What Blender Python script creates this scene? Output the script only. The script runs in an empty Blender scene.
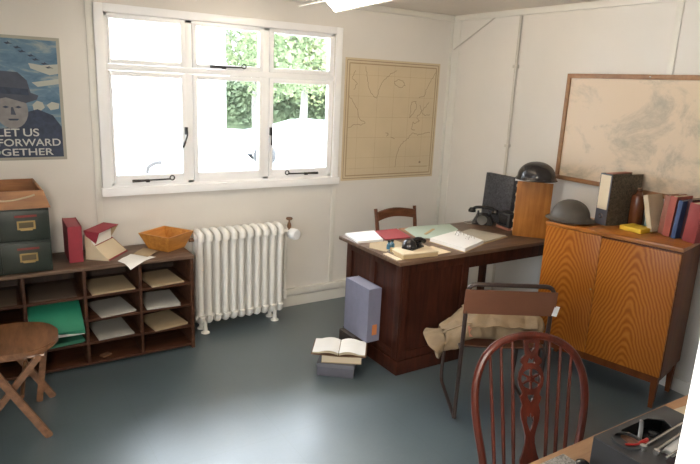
import bpy, bmesh, math, random
from mathutils import Vector, Matrix, noise
random.seed(7)
PI = math.pi
SC = bpy.context.scene
COL = SC.collection

# ------------------------------------------------------------------ camera
cam_d = bpy.data.cameras.new('camera')
cam = bpy.data.objects.new('camera', cam_d)
COL.objects.link(cam)
yaw, pit, rol = math.radians(32.86), math.radians(13.91), math.radians(2.62)
fw = Vector((math.sin(yaw)*math.cos(pit), math.cos(yaw)*math.cos(pit), -math.sin(pit)))
r0 = Vector((math.cos(yaw), -math.sin(yaw), 0)); u0 = r0.cross(fw)
rv = math.cos(rol)*r0 + math.sin(rol)*u0
uv = -math.sin(rol)*r0 + math.cos(rol)*u0
cam.matrix_world = Matrix(((rv.x, uv.x, -fw.x, 0), (rv.y, uv.y, -fw.y, 0), (rv.z, uv.z, -fw.z, 1.76), (0, 0, 0, 1)))
cam_d.sensor_width = 36; cam_d.sensor_fit = 'HORIZONTAL'
cam_d.lens = 594.36/700*36
cam_d.clip_start = 0.02
SC.camera = cam

# ------------------------------------------------------------------ world, lights, exposure
w = bpy.data.worlds.new('overcast_sky'); SC.world = w; w.use_nodes = True
nt = w.node_tree; bg = nt.nodes['Background']
tc = nt.nodes.new('ShaderNodeTexCoord'); sx = nt.nodes.new('ShaderNodeSeparateXYZ'); rp = nt.nodes.new('ShaderNodeValToRGB')
nt.links.new(tc.outputs['Generated'], sx.inputs[0]); nt.links.new(sx.outputs['Z'], rp.inputs[0]); nt.links.new(rp.outputs[0], bg.inputs['Color'])
rp.color_ramp.elements[0].color = (.86, .93, 1, 1); rp.color_ramp.elements[1].color = (.80, .90, 1, 1)
bg.inputs['Strength'].default_value = 11.0
SC.view_settings.view_transform = 'Standard'; SC.view_settings.look = 'None'
SC.view_settings.gamma = 1; SC.view_settings.use_curve_mapping = False
SC.view_settings.exposure = 0.93
SC.cycles.use_denoising = True
SC.cycles.max_bounces = 10; SC.cycles.diffuse_bounces = 6
SC.cycles.sample_clamp_indirect = 6

def area(name, loc, rot, sx_, sy_, power, color, portal=False):
    l = bpy.data.lights.new(name, 'AREA'); l.shape = 'RECTANGLE'; l.size = sx_; l.size_y = sy_
    l.energy = power; l.color = color
    o = bpy.data.objects.new(name, l); COL.objects.link(o); o.location = loc; o.rotation_euler = rot
    if portal: l.cycles.is_portal = True
    return o
area('window_portal', (1.585, 4.20, 1.58), (-PI/2, 0, 0), 1.68, 1.12, 1, (1, 1, 1), True)
area('added_window_portal', (-1.98, 1.10, 1.45), (0, -PI/2, 0), 1.0, 1.1, 1, (1, 1, 1), True)  # portal for the added, out-of-view left window
HALL_FILL_POWER = 150; HALL_FILL_COLOR = (1, .93, .84)  # fill light of the added hall lamp
TUBE = 17.0

# ------------------------------------------------------------------ materials
class NT:
    def __init__(s, name, rough=.5, metal=0, spec=.5):
        s.m = bpy.data.materials.new(name); s.m.use_nodes = True; s.t = s.m.node_tree
        s.b = s.t.nodes['Principled BSDF']; s.b.inputs['Roughness'].default_value = rough
        s.b.inputs['Metallic'].default_value = metal; s.b.inputs['Specular IOR Level'].default_value = spec
    def n(s, typ, **kw):
        nd = s.t.nodes.new('ShaderNode'+typ)
        for k, v in kw.items():
            if k in nd.inputs: nd.inputs[k].default_value = v
            else: setattr(nd, k, v)
        return nd
    def l(s, a, b): s.t.links.new(a, b)
    def coord(s, scale=(1, 1, 1), rot=(0, 0, 0), loc=(0, 0, 0)):
        t = s.n('TexCoord'); mp = s.n('Mapping'); mp.inputs['Scale'].default_value = scale
        mp.inputs['Rotation'].default_value = rot; mp.inputs['Location'].default_value = loc
        s.l(t.outputs['Object'], mp.inputs[0]); return mp.outputs[0]
    def math(s, op, a, b=None):
        m = s.n('Math', operation=op)
        for i, v in enumerate((a, b)):
            if v is None: continue
            if isinstance(v, (int, float)): m.inputs[i].default_value = v
            else: s.l(v, m.inputs[i])
        return m.outputs[0]
    def ramp(s, fac, stops):
        r = s.n('ValToRGB'); e = r.color_ramp.elements
        while len(e) < len(stops): e.new(.5)
        for i, (p, c) in enumerate(stops):
            e[i].position = p; e[i].color = (*c, 1)
        s.l(fac, r.inputs[0]); return r.outputs[0]
    def noise(s, vec, scale, detail=4, rough=.55, dist=0):
        n = s.n('TexNoise'); n.inputs['Scale'].default_value = scale; n.inputs['Detail'].default_value = detail
        n.inputs['Roughness'].default_value = rough; n.inputs['Distortion'].default_value = dist
        s.l(vec, n.inputs['Vector']); return n.outputs['Fac']
    def color(s, c): s.l(c, s.b.inputs['Base Color'])
    def bump(s, h, st=.2, d=.01):
        b = s.n('Bump'); b.inputs['Strength'].default_value = st; b.inputs['Distance'].default_value = d
        s.l(h, b.inputs['Height']); s.l(b.outputs[0], s.b.inputs['Normal'])

def plain(name, c, rough=.5, metal=0, var=.08, scale=6, bump=0, spec=.5):
    k = NT(name, rough, metal, spec); v = k.coord(); n = k.noise(v, scale)
    k.color(k.ramp(n, [(.3, tuple(x*(1-var) for x in c)), (.7, tuple(min(1, x*(1+var)) for x in c))]))
    if bump: k.bump(k.noise(v, scale*6), bump)
    return k.m

def wood(name, dark, light, stretch=(14, 14, 1.2), rough=.4, scale=3, spec=.5, wear=None):
    k = NT(name, rough, 0, spec); v = k.coord(stretch)
    n = k.noise(v, scale, 6, .6, .4); n2 = k.noise(k.coord(), 5, 3)
    col = k.ramp(n, [(.32, dark), (.68, light)])
    mx = k.n('Mix', data_type='RGBA', blend_type='MULTIPLY'); mx.inputs[0].default_value = .5
    k.l(col, mx.inputs[6]); k.l(k.ramp(n2, [(.3, (.6, .6, .6)), (.7, (1.25, 1.25, 1.25))]), mx.inputs[7])
    k.color(mx.outputs[2]); k.bump(n, .12, .003)
    return k.m

M = {}
M['wall'] = plain('white_painted_board', (.67, .645, .60), .55, var=.03, scale=2)
M['trim'] = plain('cream_gloss_trim', (.68, .665, .61), .35, var=.02)
M['ceil'] = plain('ceiling_paint', (.72, .66, .59), .7, var=.03)
M['gloss'] = plain('white_gloss_paint', (.87, .875, .88), .28, var=.02)
def floor_mat():
    k = NT('blue_grey_linoleum', .33, 0, 1.0); v = k.coord()
    n = k.noise(v, 2.2, 6, .6, .3); n2 = k.noise(v, 60, 3)
    f = k.math('ADD', k.math('MULTIPLY', n, .8), k.math('MULTIPLY', n2, .2))
    br = k.n('TexBrick'); br.offset = 0; br.inputs['Scale'].default_value = 1; br.inputs['Brick Width'].default_value = .61
    br.inputs['Row Height'].default_value = .61; br.inputs['Mortar Size'].default_value = .0018
    br.inputs['Color1'].default_value = (1, 1, 1, 1); br.inputs['Color2'].default_value = (.95, .97, .97, 1); br.inputs['Mortar'].default_value = (.86, .86, .86, 1)
    k.l(v, br.inputs['Vector'])
    mx = k.n('Mix', data_type='RGBA', blend_type='MULTIPLY'); mx.inputs[0].default_value = 1
    k.l(k.ramp(f, [(.3, (.066, .093, .108)), (.7, (.098, .130, .145))]), mx.inputs[6]); k.l(br.outputs['Color'], mx.inputs[7])
    k.color(mx.outputs[2])
    k.l(k.ramp(n, [(.3, (.30,)*3), (.7, (.42,)*3)]), k.b.inputs['Roughness'])
    k.bump(n2, .05, .002)
    k.b.inputs['Coat Weight'].default_value = .5; k.b.inputs['Coat Roughness'].default_value = .38
    return k.m
M['floor'] = floor_mat()
M['desk'] = wood('dark_oak_desk', (.022, .006, .003), (.066, .018, .009), (12, 12, 1.2), .42, spec=.3)
M['desktop'] = wood('worn_desk_top', (.08, .042, .025), (.17, .10, .06), (1.2, 12, 12), .42)
M['shelf'] = wood('dark_brown_shelf_wood', (.030, .011, .006), (.085, .034, .017), (1.2, 10, 10), .5, spec=.25)
M['shelftop'] = wood('brown_shelf_top_wood', (.085, .05, .033), (.18, .11, .072), (1.2, 10, 10), .45, spec=.35)
M['shelfback'] = wood('dark_shelf_back_wood', (.015, .008, .005), (.04, .02, .012), (10, 10, 1.2), .6)
M['stool'] = wood('brown_folding_chair_wood', (.12, .05, .02), (.26, .125, .06), (10, 1.5, 10), .35)
M['mahog'] = wood('red_mahogany', (.045, .008, .004), (.11, .020, .010), (14, 14, 1.5), .33, spec=.32)
M['chairwood'] = wood('brown_chair_wood', (.10, .035, .015), (.20, .075, .035), (2, 12, 12), .4)
M['oakbox'] = wood('honey_oak_box', (.31, .11, .018), (.44, .175, .035), (14, 14, 1.0), .45, spec=.25)
M['trayw'] = wood('orange_pine', (.42, .155, .025), (.62, .28, .06), (1.5, 12, 12), .4)
M['toptray'] = wood('orange_brown_wood', (.25, .10, .035), (.38, .17, .06), (1.5, 12, 12), .45)
M['table'] = wood('light_oak_table', (.27, .135, .06), (.40, .22, .105), (1.2, 12, 12), .4)
M['frame'] = wood('picture_frame_wood', (.24, .115, .05), (.34, .175, .08), (6, 6, 6), .4)
M['cabside'] = wood('cabinet_side_wood', (.11, .028, .005), (.16, .045, .009), (10, 10, 1), .38, spec=.2)
M['cabtop'] = wood('cabinet_top_wood', (.33, .11, .018), (.45, .165, .03), (1.2, 10, 10), .3)
def chevron(name, xc, slope=2.6, freq=90):
    k = NT(name, .34, 0, .25); t = k.n('TexCoord'); s = k.n('SeparateXYZ'); k.l(t.outputs['Object'], s.inputs[0])
    dx = k.math('ABSOLUTE', k.math('SUBTRACT', s.outputs['X'], xc))
    dx = k.math('SQRT', k.math('ADD', k.math('MULTIPLY', dx, dx), .0012))
    n = k.noise(k.coord((1, 1, 1)), 7, 3, .5)
    n2 = k.noise(k.coord((1.5, 1.5, .7)), 2.2, 2, .5)
    val = k.math('ADD', k.math('MULTIPLY', dx, slope), s.outputs['Z'])
    val = k.math('ADD', k.math('MULTIPLY', val, freq), k.math('ADD', k.math('MULTIPLY', n, 14.0), k.math('MULTIPLY', n2, 30.0)))
    w_ = k.math('MULTIPLY', k.math('ADD', k.math('SINE', val), 1), .5)
    fine = k.noise(k.coord((30, 30, 2)), 4, 4)
    f = k.math('ADD', k.math('MULTIPLY', w_, .75), k.math('MULTIPLY', fine, .3))
    k.color(k.ramp(f, [(.1, (.27, .075, .006)), (.5, (.36, .11, .011)), (.95, (.44, .155, .020))]))
    return k.m
M['green'] = plain('dark_green_enamel', (.016, .024, .018), .4, var=.15)
M['red'] = plain('crimson_cloth', (.27, .02, .035), .6, var=.08, scale=20)
M['redtop'] = plain('faded_crimson_cloth', (.30, .045, .06), .6, var=.08)
M['cream'] = plain('cream_paper', (.62, .52, .36), .7, var=.05)
M['paper'] = plain('white_paper', (.80, .79, .76), .7, var=.02)
M['buff'] = plain('buff_paper', (.40, .31, .19), .75, var=.06)
M['greyp'] = plain('grey_paper', (.41, .40, .36), .75, var=.05)
M['card'] = plain('cardboard', (.50, .37, .20), .75, var=.06)
M['emerald'] = plain('green_card', (.02, .22, .13), .55, var=.08)
M['mint'] = plain('pale_green_card', (.42, .52, .44), .6, var=.04)
M['crimcard'] = plain('red_card_folder', (.32, .05, .06), .6, var=.06)
M['rad'] = plain('radiator_paint', (.76, .745, .70), .32, var=.02)
M['greybox'] = plain('grey_blue_cloth', (.20, .20, .27), .6, var=.06, scale=20)
M['greydark'] = plain('dark_grey_cloth', (.10, .10, .12), .6, var=.08, scale=20)
M['orange'] = plain('orange_label', (.60, .20, .06), .6, var=.05)
M['black'] = plain('black_bakelite', (.012, .012, .014), .25, var=.1)
M['blackm'] = plain('black_matt_metal', (.02, .018, .018), .4, var=.1)
M['brown_metal'] = plain('dark_brown_tube_enamel', (.035, .02, .016), .32, var=.1)
M['canvas'] = plain('brown_leathercloth', (.16, .06, .028), .6, var=.06, scale=12)
M['tan'] = plain('khaki_canvas', (.21, .145, .08), .85, var=.2, scale=7, bump=.35)
M['salmon'] = plain('salmon_patch', (.46, .19, .12), .8)
M['brass'] = plain('brass', (.36, .25, .10), .45, .5)
M['chrome'] = plain('worn_chrome', (.6, .58, .55), .25, .9)
M['helmA'] = plain('black_steel_helmet', (.022, .018, .018), .27, var=.2)
M['helmB'] = plain('olive_brown_helmet', (.075, .062, .048), .6, var=.15, scale=14)
M['leather'] = plain('brown_leather_strap', (.16, .08, .04), .6)
M['bluebot'] = plain('blue_glass_metal', (.05, .16, .25), .3, var=.2)
M['brownglaze'] = plain('brown_glaze', (.14, .045, .018), .22, var=.2)
M['yellow'] = plain('yellow_cloth', (.72, .47, .03), .6)
M['bk_red'] = plain('brick_red_book_cloth', (.33, .075, .05), .65, var=.1, scale=20)
M['bk_brn'] = plain('brown_red_book_cloth', (.30, .12, .08), .65, var=.12, scale=20)
M['bk_blue'] = plain('navy_book_cloth', (.045, .075, .17), .65, var=.1)
M['bk_dark'] = plain('dark_maroon_book_cloth', (.07, .025, .03), .6, var=.1)
M['bk_lblue'] = plain('pale_blue_book_cloth', (.24, .36, .42), .65)
M['bk_wine'] = plain('wine_red_book_cloth', (.27, .035, .03), .6, var=.1)
M['bk_cream'] = plain('cream_book_cloth', (.58, .48, .33), .65, var=.08)
M['casegrey'] = plain('dark_grey_hammered_metal', (.042, .042, .044), .45, var=.12, scale=20)
M['redpl'] = plain('red_plastic', (.45, .02, .015), .4)
M['ink'] = plain('brown_ink', (.26, .20, .13), .8)
M['rope'] = plain('pale_rope', (.55, .42, .27), .8)
def marbled(name, a, b, scale=40):
    k = NT(name, .55); v = k.coord((1, 1, 1)); n = k.noise(v, scale, 5, .7, 1.5)
    k.color(k.ramp(n, [(.38, a), (.62, b)])); return k.m
M['marbleA'] = marbled('brown_marbled_board', (.035, .027, .018), (.14, .11, .07), 55)
M['marbleB'] = marbled('black_marbled_board', (.022, .022, .026), (.085, .085, .095), 45)
M['mat'] = marbled('grey_speckled_mat', (.10, .095, .09), (.42, .40, .37), 70)

# ------------------------------------------------------------------ mesh helpers
class MB:
    def __init__(s): s.b = bmesh.new()
    def box(s, x0, x1, y0, y1, z0, z1, bev=0, mat=None):
        t = bmesh.new(); r = bmesh.ops.create_cube(t, size=1)
        for v in t.verts:
            v.co = Vector(((x0+x1)/2+v.co.x*(x1-x0), (y0+y1)/2+v.co.y*(y1-y0), (z0+z1)/2+v.co.z*(z1-z0)))
        if bev: bmesh.ops.bevel(t, geom=t.edges[:], offset=bev, segments=2, affect='EDGES', profile=.6)
        return s.merge(t, mat)
    def merge(s, t, mat=None):
        if mat is not None: t.transform(mat)
        bmesh.ops.recalc_face_normals(t, faces=t.faces[:])
        m = bpy.data.meshes.new('t'); t.to_mesh(m); t.free(); s.b.from_mesh(m); bpy.data.meshes.remove(m); return s
    def tube(s, pts, r, seg=10, closed=False, flat=1.0, mat=None):
        pts = [Vector(p) for p in pts]; n = len(pts)
        rr = r if isinstance(r, (list, tuple)) else [r]*n
        t = bmesh.new(); rings = []; up = None
        for i, p in enumerate(pts):
            if closed: d = pts[(i+1) % n]-pts[i-1]
            else: d = pts[min(i+1, n-1)]-pts[max(i-1, 0)]
            d.normalize()
            if up is None:
                up = Vector((0, 0, 1)) if abs(d.z) < .9 else Vector((0, 1, 0))
            a = (up-d*up.dot(d)).normalized(); up = a; c = d.cross(a)
            rings.append([t.verts.new(p+a*math.cos(2*PI*k/seg)*rr[i]*flat+c*math.sin(2*PI*k/seg)*rr[i]) for k in range(seg)])
        for i in range(n if closed else n-1):
            A, B = rings[i], rings[(i+1) % n]
            for k in range(seg): t.faces.new((A[k], A[(k+1) % seg], B[(k+1) % seg], B[k]))
        if not closed: t.faces.new(rings[0][::-1]); t.faces.new(rings[-1])
        return s.merge(t, mat)
    def lathe(s, prof, c=(0, 0, 0), seg=32, sx=1, sy=1, mat=None):
        t = bmesh.new(); rings = []
        for r, z in prof:
            if r < 1e-5: rings.append([t.verts.new((c[0], c[1], c[2]+z))])
            else: rings.append([t.verts.new((c[0]+sx*r*math.cos(2*PI*k/seg), c[1]+sy*r*math.sin(2*PI*k/seg), c[2]+z)) for k in range(seg)])
        for A, B in zip(rings[:-1], rings[1:]):
            if len(A) == 1 and len(B) == 1: continue
            for k in range(seg):
                k2 = (k+1) % seg
                if len(A) == 1: t.faces.new((A[0], B[k2], B[k]))
                elif len(B) == 1: t.faces.new((A[k], A[k2], B[0]))
                else: t.faces.new((A[k], A[k2], B[k2], B[k]))
        return s.merge(t, mat)
    def prism(s, poly, z0, z1, mat=None, bev=0):
        """poly in xy, extruded along z"""
        t = bmesh.new()
        a = [t.verts.new((x, y, z0)) for x, y in poly]; b = [t.verts.new((x, y, z1)) for x, y in poly]; n = len(poly)
        t.faces.new(a[::-1]); t.faces.new(b)
        for i in range(n): t.faces.new((a[i], a[(i+1) % n], b[(i+1) % n], b[i]))
        if bev: bmesh.ops.bevel(t, geom=t.edges[:], offset=bev, segments=2, affect='EDGES')
        return s.merge(t, mat)
    def hexa(s, bot, top, mat=None, bev=0):
        t = bmesh.new(); a = [t.verts.new(p) for p in bot]; b = [t.verts.new(p) for p in top]; n = len(bot)
        t.faces.new(a[::-1]); t.faces.new(b)
        for i in range(n): t.faces.new((a[i], a[(i+1) % n], b[(i+1) % n], b[i]))
        if bev: bmesh.ops.bevel(t, geom=t.edges[:], offset=bev, segments=2, affect='EDGES')
        return s.merge(t, mat)
    def grid(s, f, nu, nv, thick=0, mat=None):
        t = bmesh.new(); V = [[t.verts.new(f(i/nu, j/nv)) for j in range(nv+1)] for i in range(nu+1)]
        for i in range(nu):
            for j in range(nv): t.faces.new((V[i][j], V[i+1][j], V[i+1][j+1], V[i][j+1]))
        if thick:
            bmesh.ops.recalc_face_normals(t, faces=t.faces[:])
            bmesh.ops.solidify(t, geom=t.faces[:], thickness=thick)
        return s.merge(t, mat)
    def build(s, name, mat, parent=None, smooth=35):
        m = bpy.data.meshes.new(name); s.b.to_mesh(m); s.b.free()
        if smooth:
            m.polygons.foreach_set('use_smooth', [True]*len(m.polygons)); m.set_sharp_from_angle(angle=math.radians(smooth))
        m.materials.append(mat if not isinstance(mat, str) else M[mat])
        o = bpy.data.objects.new(name, m); COL.objects.link(o)
        if parent: o.parent = parent
        return o

def Rz(a): return Matrix.Rotation(a, 4, 'Z')
def T(x, y, z): return Matrix.Translation((x, y, z))
def XZ(): return Matrix.Rotation(PI/2, 4, 'X')     # takes xy drawing to xz plane, thickness towards -y
def tag(o, label, cat, group=None, kind=None):
    o['label'] = label; o['category'] = cat
    if group: o['group'] = group
    if kind: o['kind'] = kind
    return o
def thing(name, label, cat, loc=(0, 0, 0), rz=0, group=None, rot=None):
    o = bpy.data.objects.new(name, None); COL.objects.link(o); o.location = loc
    o.rotation_euler = rot if rot else (0, 0, rz); o.empty_display_size = .1
    return tag(o, label, cat, group)
def struct(o): o['kind'] = 'structure'; return o
def curve_shape(name, splines, depth, mat, parent=None, mtx=None):
    c = bpy.data.curves.new(name, 'CURVE'); c.dimensions = '2D'; c.fill_mode = 'BOTH'; c.extrude = depth/2
    for sp in splines:
        s = c.splines.new('POLY'); s.points.add(len(sp)-1)
        for p, q in zip(s.points, sp): p.co = (q[0], q[1], 0, 1)
        s.use_cyclic_u = True
    t = bpy.data.objects.new('t', c); m = bpy.data.meshes.new_from_object(t)
    bpy.data.objects.remove(t); bpy.data.curves.remove(c)
    if mtx is not None: m.transform(mtx)
    m.name = name; m.materials.clear(); m.materials.append(M[mat] if isinstance(mat, str) else mat)
    o = bpy.data.objects.new(name, m); COL.objects.link(o)
    if parent: o.parent = parent
    return o
def text_shape(name, body, size, depth, mat, parent, mtx, sxx=1.0):
    c = bpy.data.curves.new(name, 'FONT'); c.body = body; c.size = size; c.extrude = depth/2; c.align_x = 'CENTER'; c.offset = size*.012
    t = bpy.data.objects.new('t', c); m = bpy.data.meshes.new_from_object(t)
    bpy.data.objects.remove(t); bpy.data.curves.remove(c)
    m.transform(mtx @ Matrix.Diagonal((sxx, 1, 1, 1)))
    m.name = name; m.materials.clear(); m.materials.append(M[mat])
    o = bpy.data.objects.new(name, m); COL.objects.link(o); o.parent = parent
    return o
def smooth_path(pts, n=6, closed=False):
    P = [Vector(p) for p in pts]; out = []; N = len(P)
    for i in range(N if closed else N-1):
        if closed: a, b, c, d = P[i-1], P[i], P[(i+1) % N], P[(i+2) % N]
        else: a, b, c, d = P[max(i-1, 0)], P[i], P[i+1], P[min(i+2, N-1)]
        for k in range(n):
            t = k/n
            out.append(.5*((2*b)+(c-a)*t+(2*a-5*b+4*c-d)*t*t+(3*b-a-3*c+d)*t**3))
    if not closed: out.append(P[-1])
    return out
def fillet(pts, r, n=5):
    P = [Vector(p) for p in pts]; out = [P[0]]
    for i in range(1, len(P)-1):
        a = (P[i-1]-P[i]); b = (P[i+1]-P[i]); ra = min(r, a.length*.45); rb = min(r, b.length*.45)
        A = P[i]+a.normalized()*ra; B = P[i]+b.normalized()*rb
        for k in range(n+1):
            t = k/n; out.append((1-t)**2*A+2*t*(1-t)*P[i]+t*t*B)
    out.append(P[-1]); return out

# ================================================================== ROOM SHELL
YB, XR, ZC = 4.06, 3.584, 2.365
XL = -1.9
struct(MB().box(XL-.1, XR+.1, -1.7, YB+.12, -.1, 0).build('floor', 'floor', smooth=0))
struct(MB().box(XL-.1, XR+.1, -1.7, YB+.12, ZC, ZC+.08).build('ceiling', 'ceil', smooth=0))
wx0, wx1, wz0, wz1 = .755, 2.415, 1.035, 2.125
m = MB()
m.box(XL-.1, wx0, YB, YB+.12, 0, ZC); m.box(wx1, XR+.1, YB, YB+.12, 0, ZC)
m.box(wx0, wx1, YB, YB+.12, 0, wz0); m.box(wx0, wx1, YB, YB+.12, wz1, ZC)
struct(m.build('wall_back', 'wall', smooth=0))
struct(MB().box(XR, XR+.1, -1.7, YB, 0, ZC).build('wall_right', 'wall', smooth=0))
m = MB(); m.box(XL-.1, XL, -1.7, .55, 0, ZC); m.box(XL-.1, XL, 1.65, YB, 0, ZC); m.box(XL-.1, XL, .55, 1.65, 0, .95); m.box(XL-.1, XL, .55, 1.65, 1.95, ZC)  # opening left for the added window
struct(m.build('wall_left', 'wall', smooth=0))
m = MB(); m.box(.57, XR, .12, .245, 0, ZC); m.box(XL, -.46, .12, .245, 0, ZC); m.box(-.46, .57, .12, .245, 2.06, ZC)
struct(m.build('wall_front', 'wall', smooth=0))
struct(MB().box(XL-.1, XR+.1, -1.8, -1.7, 0, ZC).build('wall_hall', 'wall', smooth=0))
m = MB()
for sgn, xx in ((1, .545), (-1, -.46)):
    m.box(min(xx, xx+.025*sgn), max(xx, xx+.025*sgn), .10, .25, 0, 2.06, .002)
m.box(-.435, .545, .10, .25, 2.035, 2.06)
m.box(.55, .62, .10, .12, 0, 2.11, .004); m.box(-.52, -.45, .10, .12, 0, 2.11, .004); m.box(-.45, .55, .10, .12, 2.04, 2.11, .004)
struct(m.build('door_1', 'gloss'))
# skirting + surface trunking
struct(MB().box(XL, XR, YB-.018, YB, 0, .085, .003).build('baseboard_back', 'trim'))
struct(MB().box(XR-.018, XR, .25, YB-.02, 0, .085, .003).build('baseboard_right', 'trim'))
m = MB(); m.box(1.30, XR-.02, YB-.03, YB, .105, .150, .004); struct(m.build('trim_1', 'trim'))
# cornice strips and cover battens on the board walls
m = MB(); m.box(XL, XR, YB-.022, YB, ZC-.045, ZC, .006); struct(m.build('trim_2', 'trim'))
m = MB(); m.box(XR-.022, XR, .25, YB-.022, ZC-.045, ZC, .006); struct(m.build('trim_3', 'trim'))
def batten(n, *a): struct(MB().box(*a, .002).build('trim_%d' % n, 'trim'))
batten(4, .655, .695, YB-.007, YB, .15, ZC-.045)
batten(5, 2.425, 2.465, YB-.007, YB, .15, .955)
batten(6, 3.545, XR, YB-.006, YB, .15, ZC-.045)
batten(7, XR-.007, XR, 2.08, 2.12, .1, ZC-.045)
batten(8, XR-.006, XR, 3.97, YB-.006, .1, ZC-.045)
# window: architrave, sill, frame, sashes, panes, ironmongery
m = MB()
m.box(.700, wx0, YB-.020, YB, .99, 2.175, .004); m.box(wx1, 2.468, YB-.020, YB, .99, 2.175, .004)
m.box(wx0, wx1, YB-.020, YB, wz1, 2.175, .004)
m.box(wx0, wx1, YB, YB+.12, wz0, wz0+.012)
win = struct(m.build('window_1', 'gloss'))
MB().box(.690, 2.478, YB-.035, YB+.02, .985, wz0+.004, .006).build('window_sill', 'gloss', win)
m = MB()
fy0, fy1 = YB+.012, YB+.075
m.box(wx0, wx0+.022, fy0, fy1, wz0, wz1); m.box(wx1-.022, wx1, fy0, fy1, wz0, wz1)
m.box(wx0, wx1, fy0, fy1, wz1-.018, wz1); m.box(wx0, wx1, fy0, fy1, wz0, wz0+.028)
m.box(1.264, 1.310, fy0, fy1, wz0, wz1, .003); m.box(1.826, 1.874, fy0, fy1, wz0, wz1, .003)
m.box(wx0, wx1, fy0-.008, fy1, 1.782, 1.822, .003)
m.build('window_frame', 'gloss', win)
def glass_mat():
    k = NT('window_glass'); t = k.t; tr = t.nodes.new('ShaderNodeBsdfTransparent'); gl = t.nodes.new('ShaderNodeBsdfGlossy')
    gl.inputs['Roughness'].default_value = .02; mx = t.nodes.new('ShaderNodeMixShader'); fr = t.nodes.new('ShaderNodeFresnel')
    fr.inputs['IOR'].default_value = 1.35
    k.l(fr.outputs[0], mx.inputs[0]); k.l(tr.outputs[0], mx.inputs[1]); k.l(gl.outputs[0], mx.inputs[2])
    out = [n for n in t.nodes if n.type == 'OUTPUT_MATERIAL'][0]; k.l(mx.outputs[0], out.inputs[0]); return k.m
M['glass'] = glass_mat()
for xa, xb, ga, gb in ((wx0+.022, 1.264, .793, 1.232), (1.310, 1.826, 1.342, 1.796), (1.874, wx1-.022, 1.906, 2.372)):
    for za, zb, gz0, gz1 in ((wz0+.028, 1.782, 1.115, 1.748), (1.822, wz1-.018, 1.852, 2.092)):
        m = MB(); y0, y1 = YB+.004, YB+.045
        m.box(xa+.001, ga, y0, y1, za+.001, zb-.001, .003); m.box(gb, xb-.001, y0, y1, za+.001, zb-.001, .003)
        m.box(ga, gb, y0, y1, za+.001, gz0, .003); m.box(ga, gb, y0, y1, gz1, zb-.001, .003)
        s_ = m.build('window_sash', 'gloss', win)
        MB().box(ga-.004, gb+.004, YB+.022, YB+.026, gz0-.004, gz1+.004).build('pane', 'glass', s_, smooth=0)
m = MB()  # added window, out of view, brings soft daylight in from the left
for y in (.55, 1.08, 1.61): m.box(XL-.07, XL+.006, y, y+.04, .95, 1.95, .003)
for z in (.95, 1.91): m.box(XL-.068, XL+.004, .59, 1.61, z, z+.04, .003)
w2 = struct(m.build('added_window_2', 'gloss'))
for y in (.58, 1.11): MB().box(XL-.045, XL-.041, y, y+.51, .98, 1.92).build('pane', 'glass', w2, smooth=0)
def stay(x0, x1, z, flip):
    y = YB-.004; m = MB()
    a, b = (x0, x1) if not flip else (x1, x0); d = 1 if b > a else -1
    m.tube([(a, y-.012, z), (b, y-.014, z+.004)], .0055, 8)
    m.tube([(a, y-.014, z), (a+d*.09, y-.014, z+.001)], [.010, .0075], 8)
    ring = [(b+d*.012+.015*math.cos(t), y-.014, z+.012+.015*math.sin(t)) for t in [k*2*PI/14 for k in range(14)]]
    m.tube(ring, .0045, 6, closed=True)
    m.box(a+d*.10-.012, a+d*.10+.012, y-.016, y+.012, z-.012, z+.006, .002)
    m.build('window_stay', 'blackm', win)
stay(.885, 1.135, 1.078, False); stay(1.425, 1.655, 1.838, False); stay(2.03, 2.285, 1.078, True)
m = MB(); m.tube(smooth_path([(1.256, YB-.012, 1.42), (1.254, YB-.03, 1.38), (1.236, YB-.034, 1.33), (1.222, YB-.03, 1.295)]), [.0055]*12+[.008]*7, 8)
m.box(1.246, 1.264, YB-.016, YB+.006, 1.38, 1.43, .003); m.build('window_latch', 'blackm', win)
m = MB(); m.tube([(1.885, YB-.028, 1.40), (1.882, YB-.030, 1.30)], [.005, .008], 8); m.box(1.876, 1.890, YB-.025, YB+.006, 1.37, 1.43, .003); m.build('window_latch', 'blackm', win)

# ================================================================== OUTSIDE
struct(MB().box(-30, 60, 4.3, 70, -.55, -.45).build('ground', plain('pale_concrete_yard', (.74, .73, .70), .9, var=.03, scale=.3), smooth=0))
t = thing('hut_building', 'white rendered building seen through the left window', 'building', (0, 13, -.45))
MB().box(-6, 4.93, 0, 7, 0, 5.2).build('wall', plain('white_render', (.85, .84, .82), .9, var=.02), t, smooth=0)
MB().hexa([(-6.3, -.3, 5.2), (5.05, -.3, 5.2), (5.05, 7.3, 5.2), (-6.3, 7.3, 5.2)], [(-6.3, 3.4, 6.6), (5.05, 3.4, 6.6), (5.05, 3.6, 6.6), (-6.3, 3.6, 6.6)]).build('roof', plain('pale_roof', (.7, .69, .68), .9), t, smooth=0)
def leafm(name, a, b):
    k = NT(name, .8); n = k.noise(k.coord(), 1.6, 4); k.color(k.ramp(n, [(.35, a), (.65, b)])); return k.m
LEAF = [leafm('leaf_mid_green', (.06, .085, .035), (.13, .17, .075)), leafm('leaf_yellow_green', (.11, .13, .05), (.20, .23, .10)), leafm('leaf_deep_green', (.045, .065, .032), (.09, .12, .06))]
BARK = plain('pale_bark', (.10, .095, .085), .9)
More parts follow.
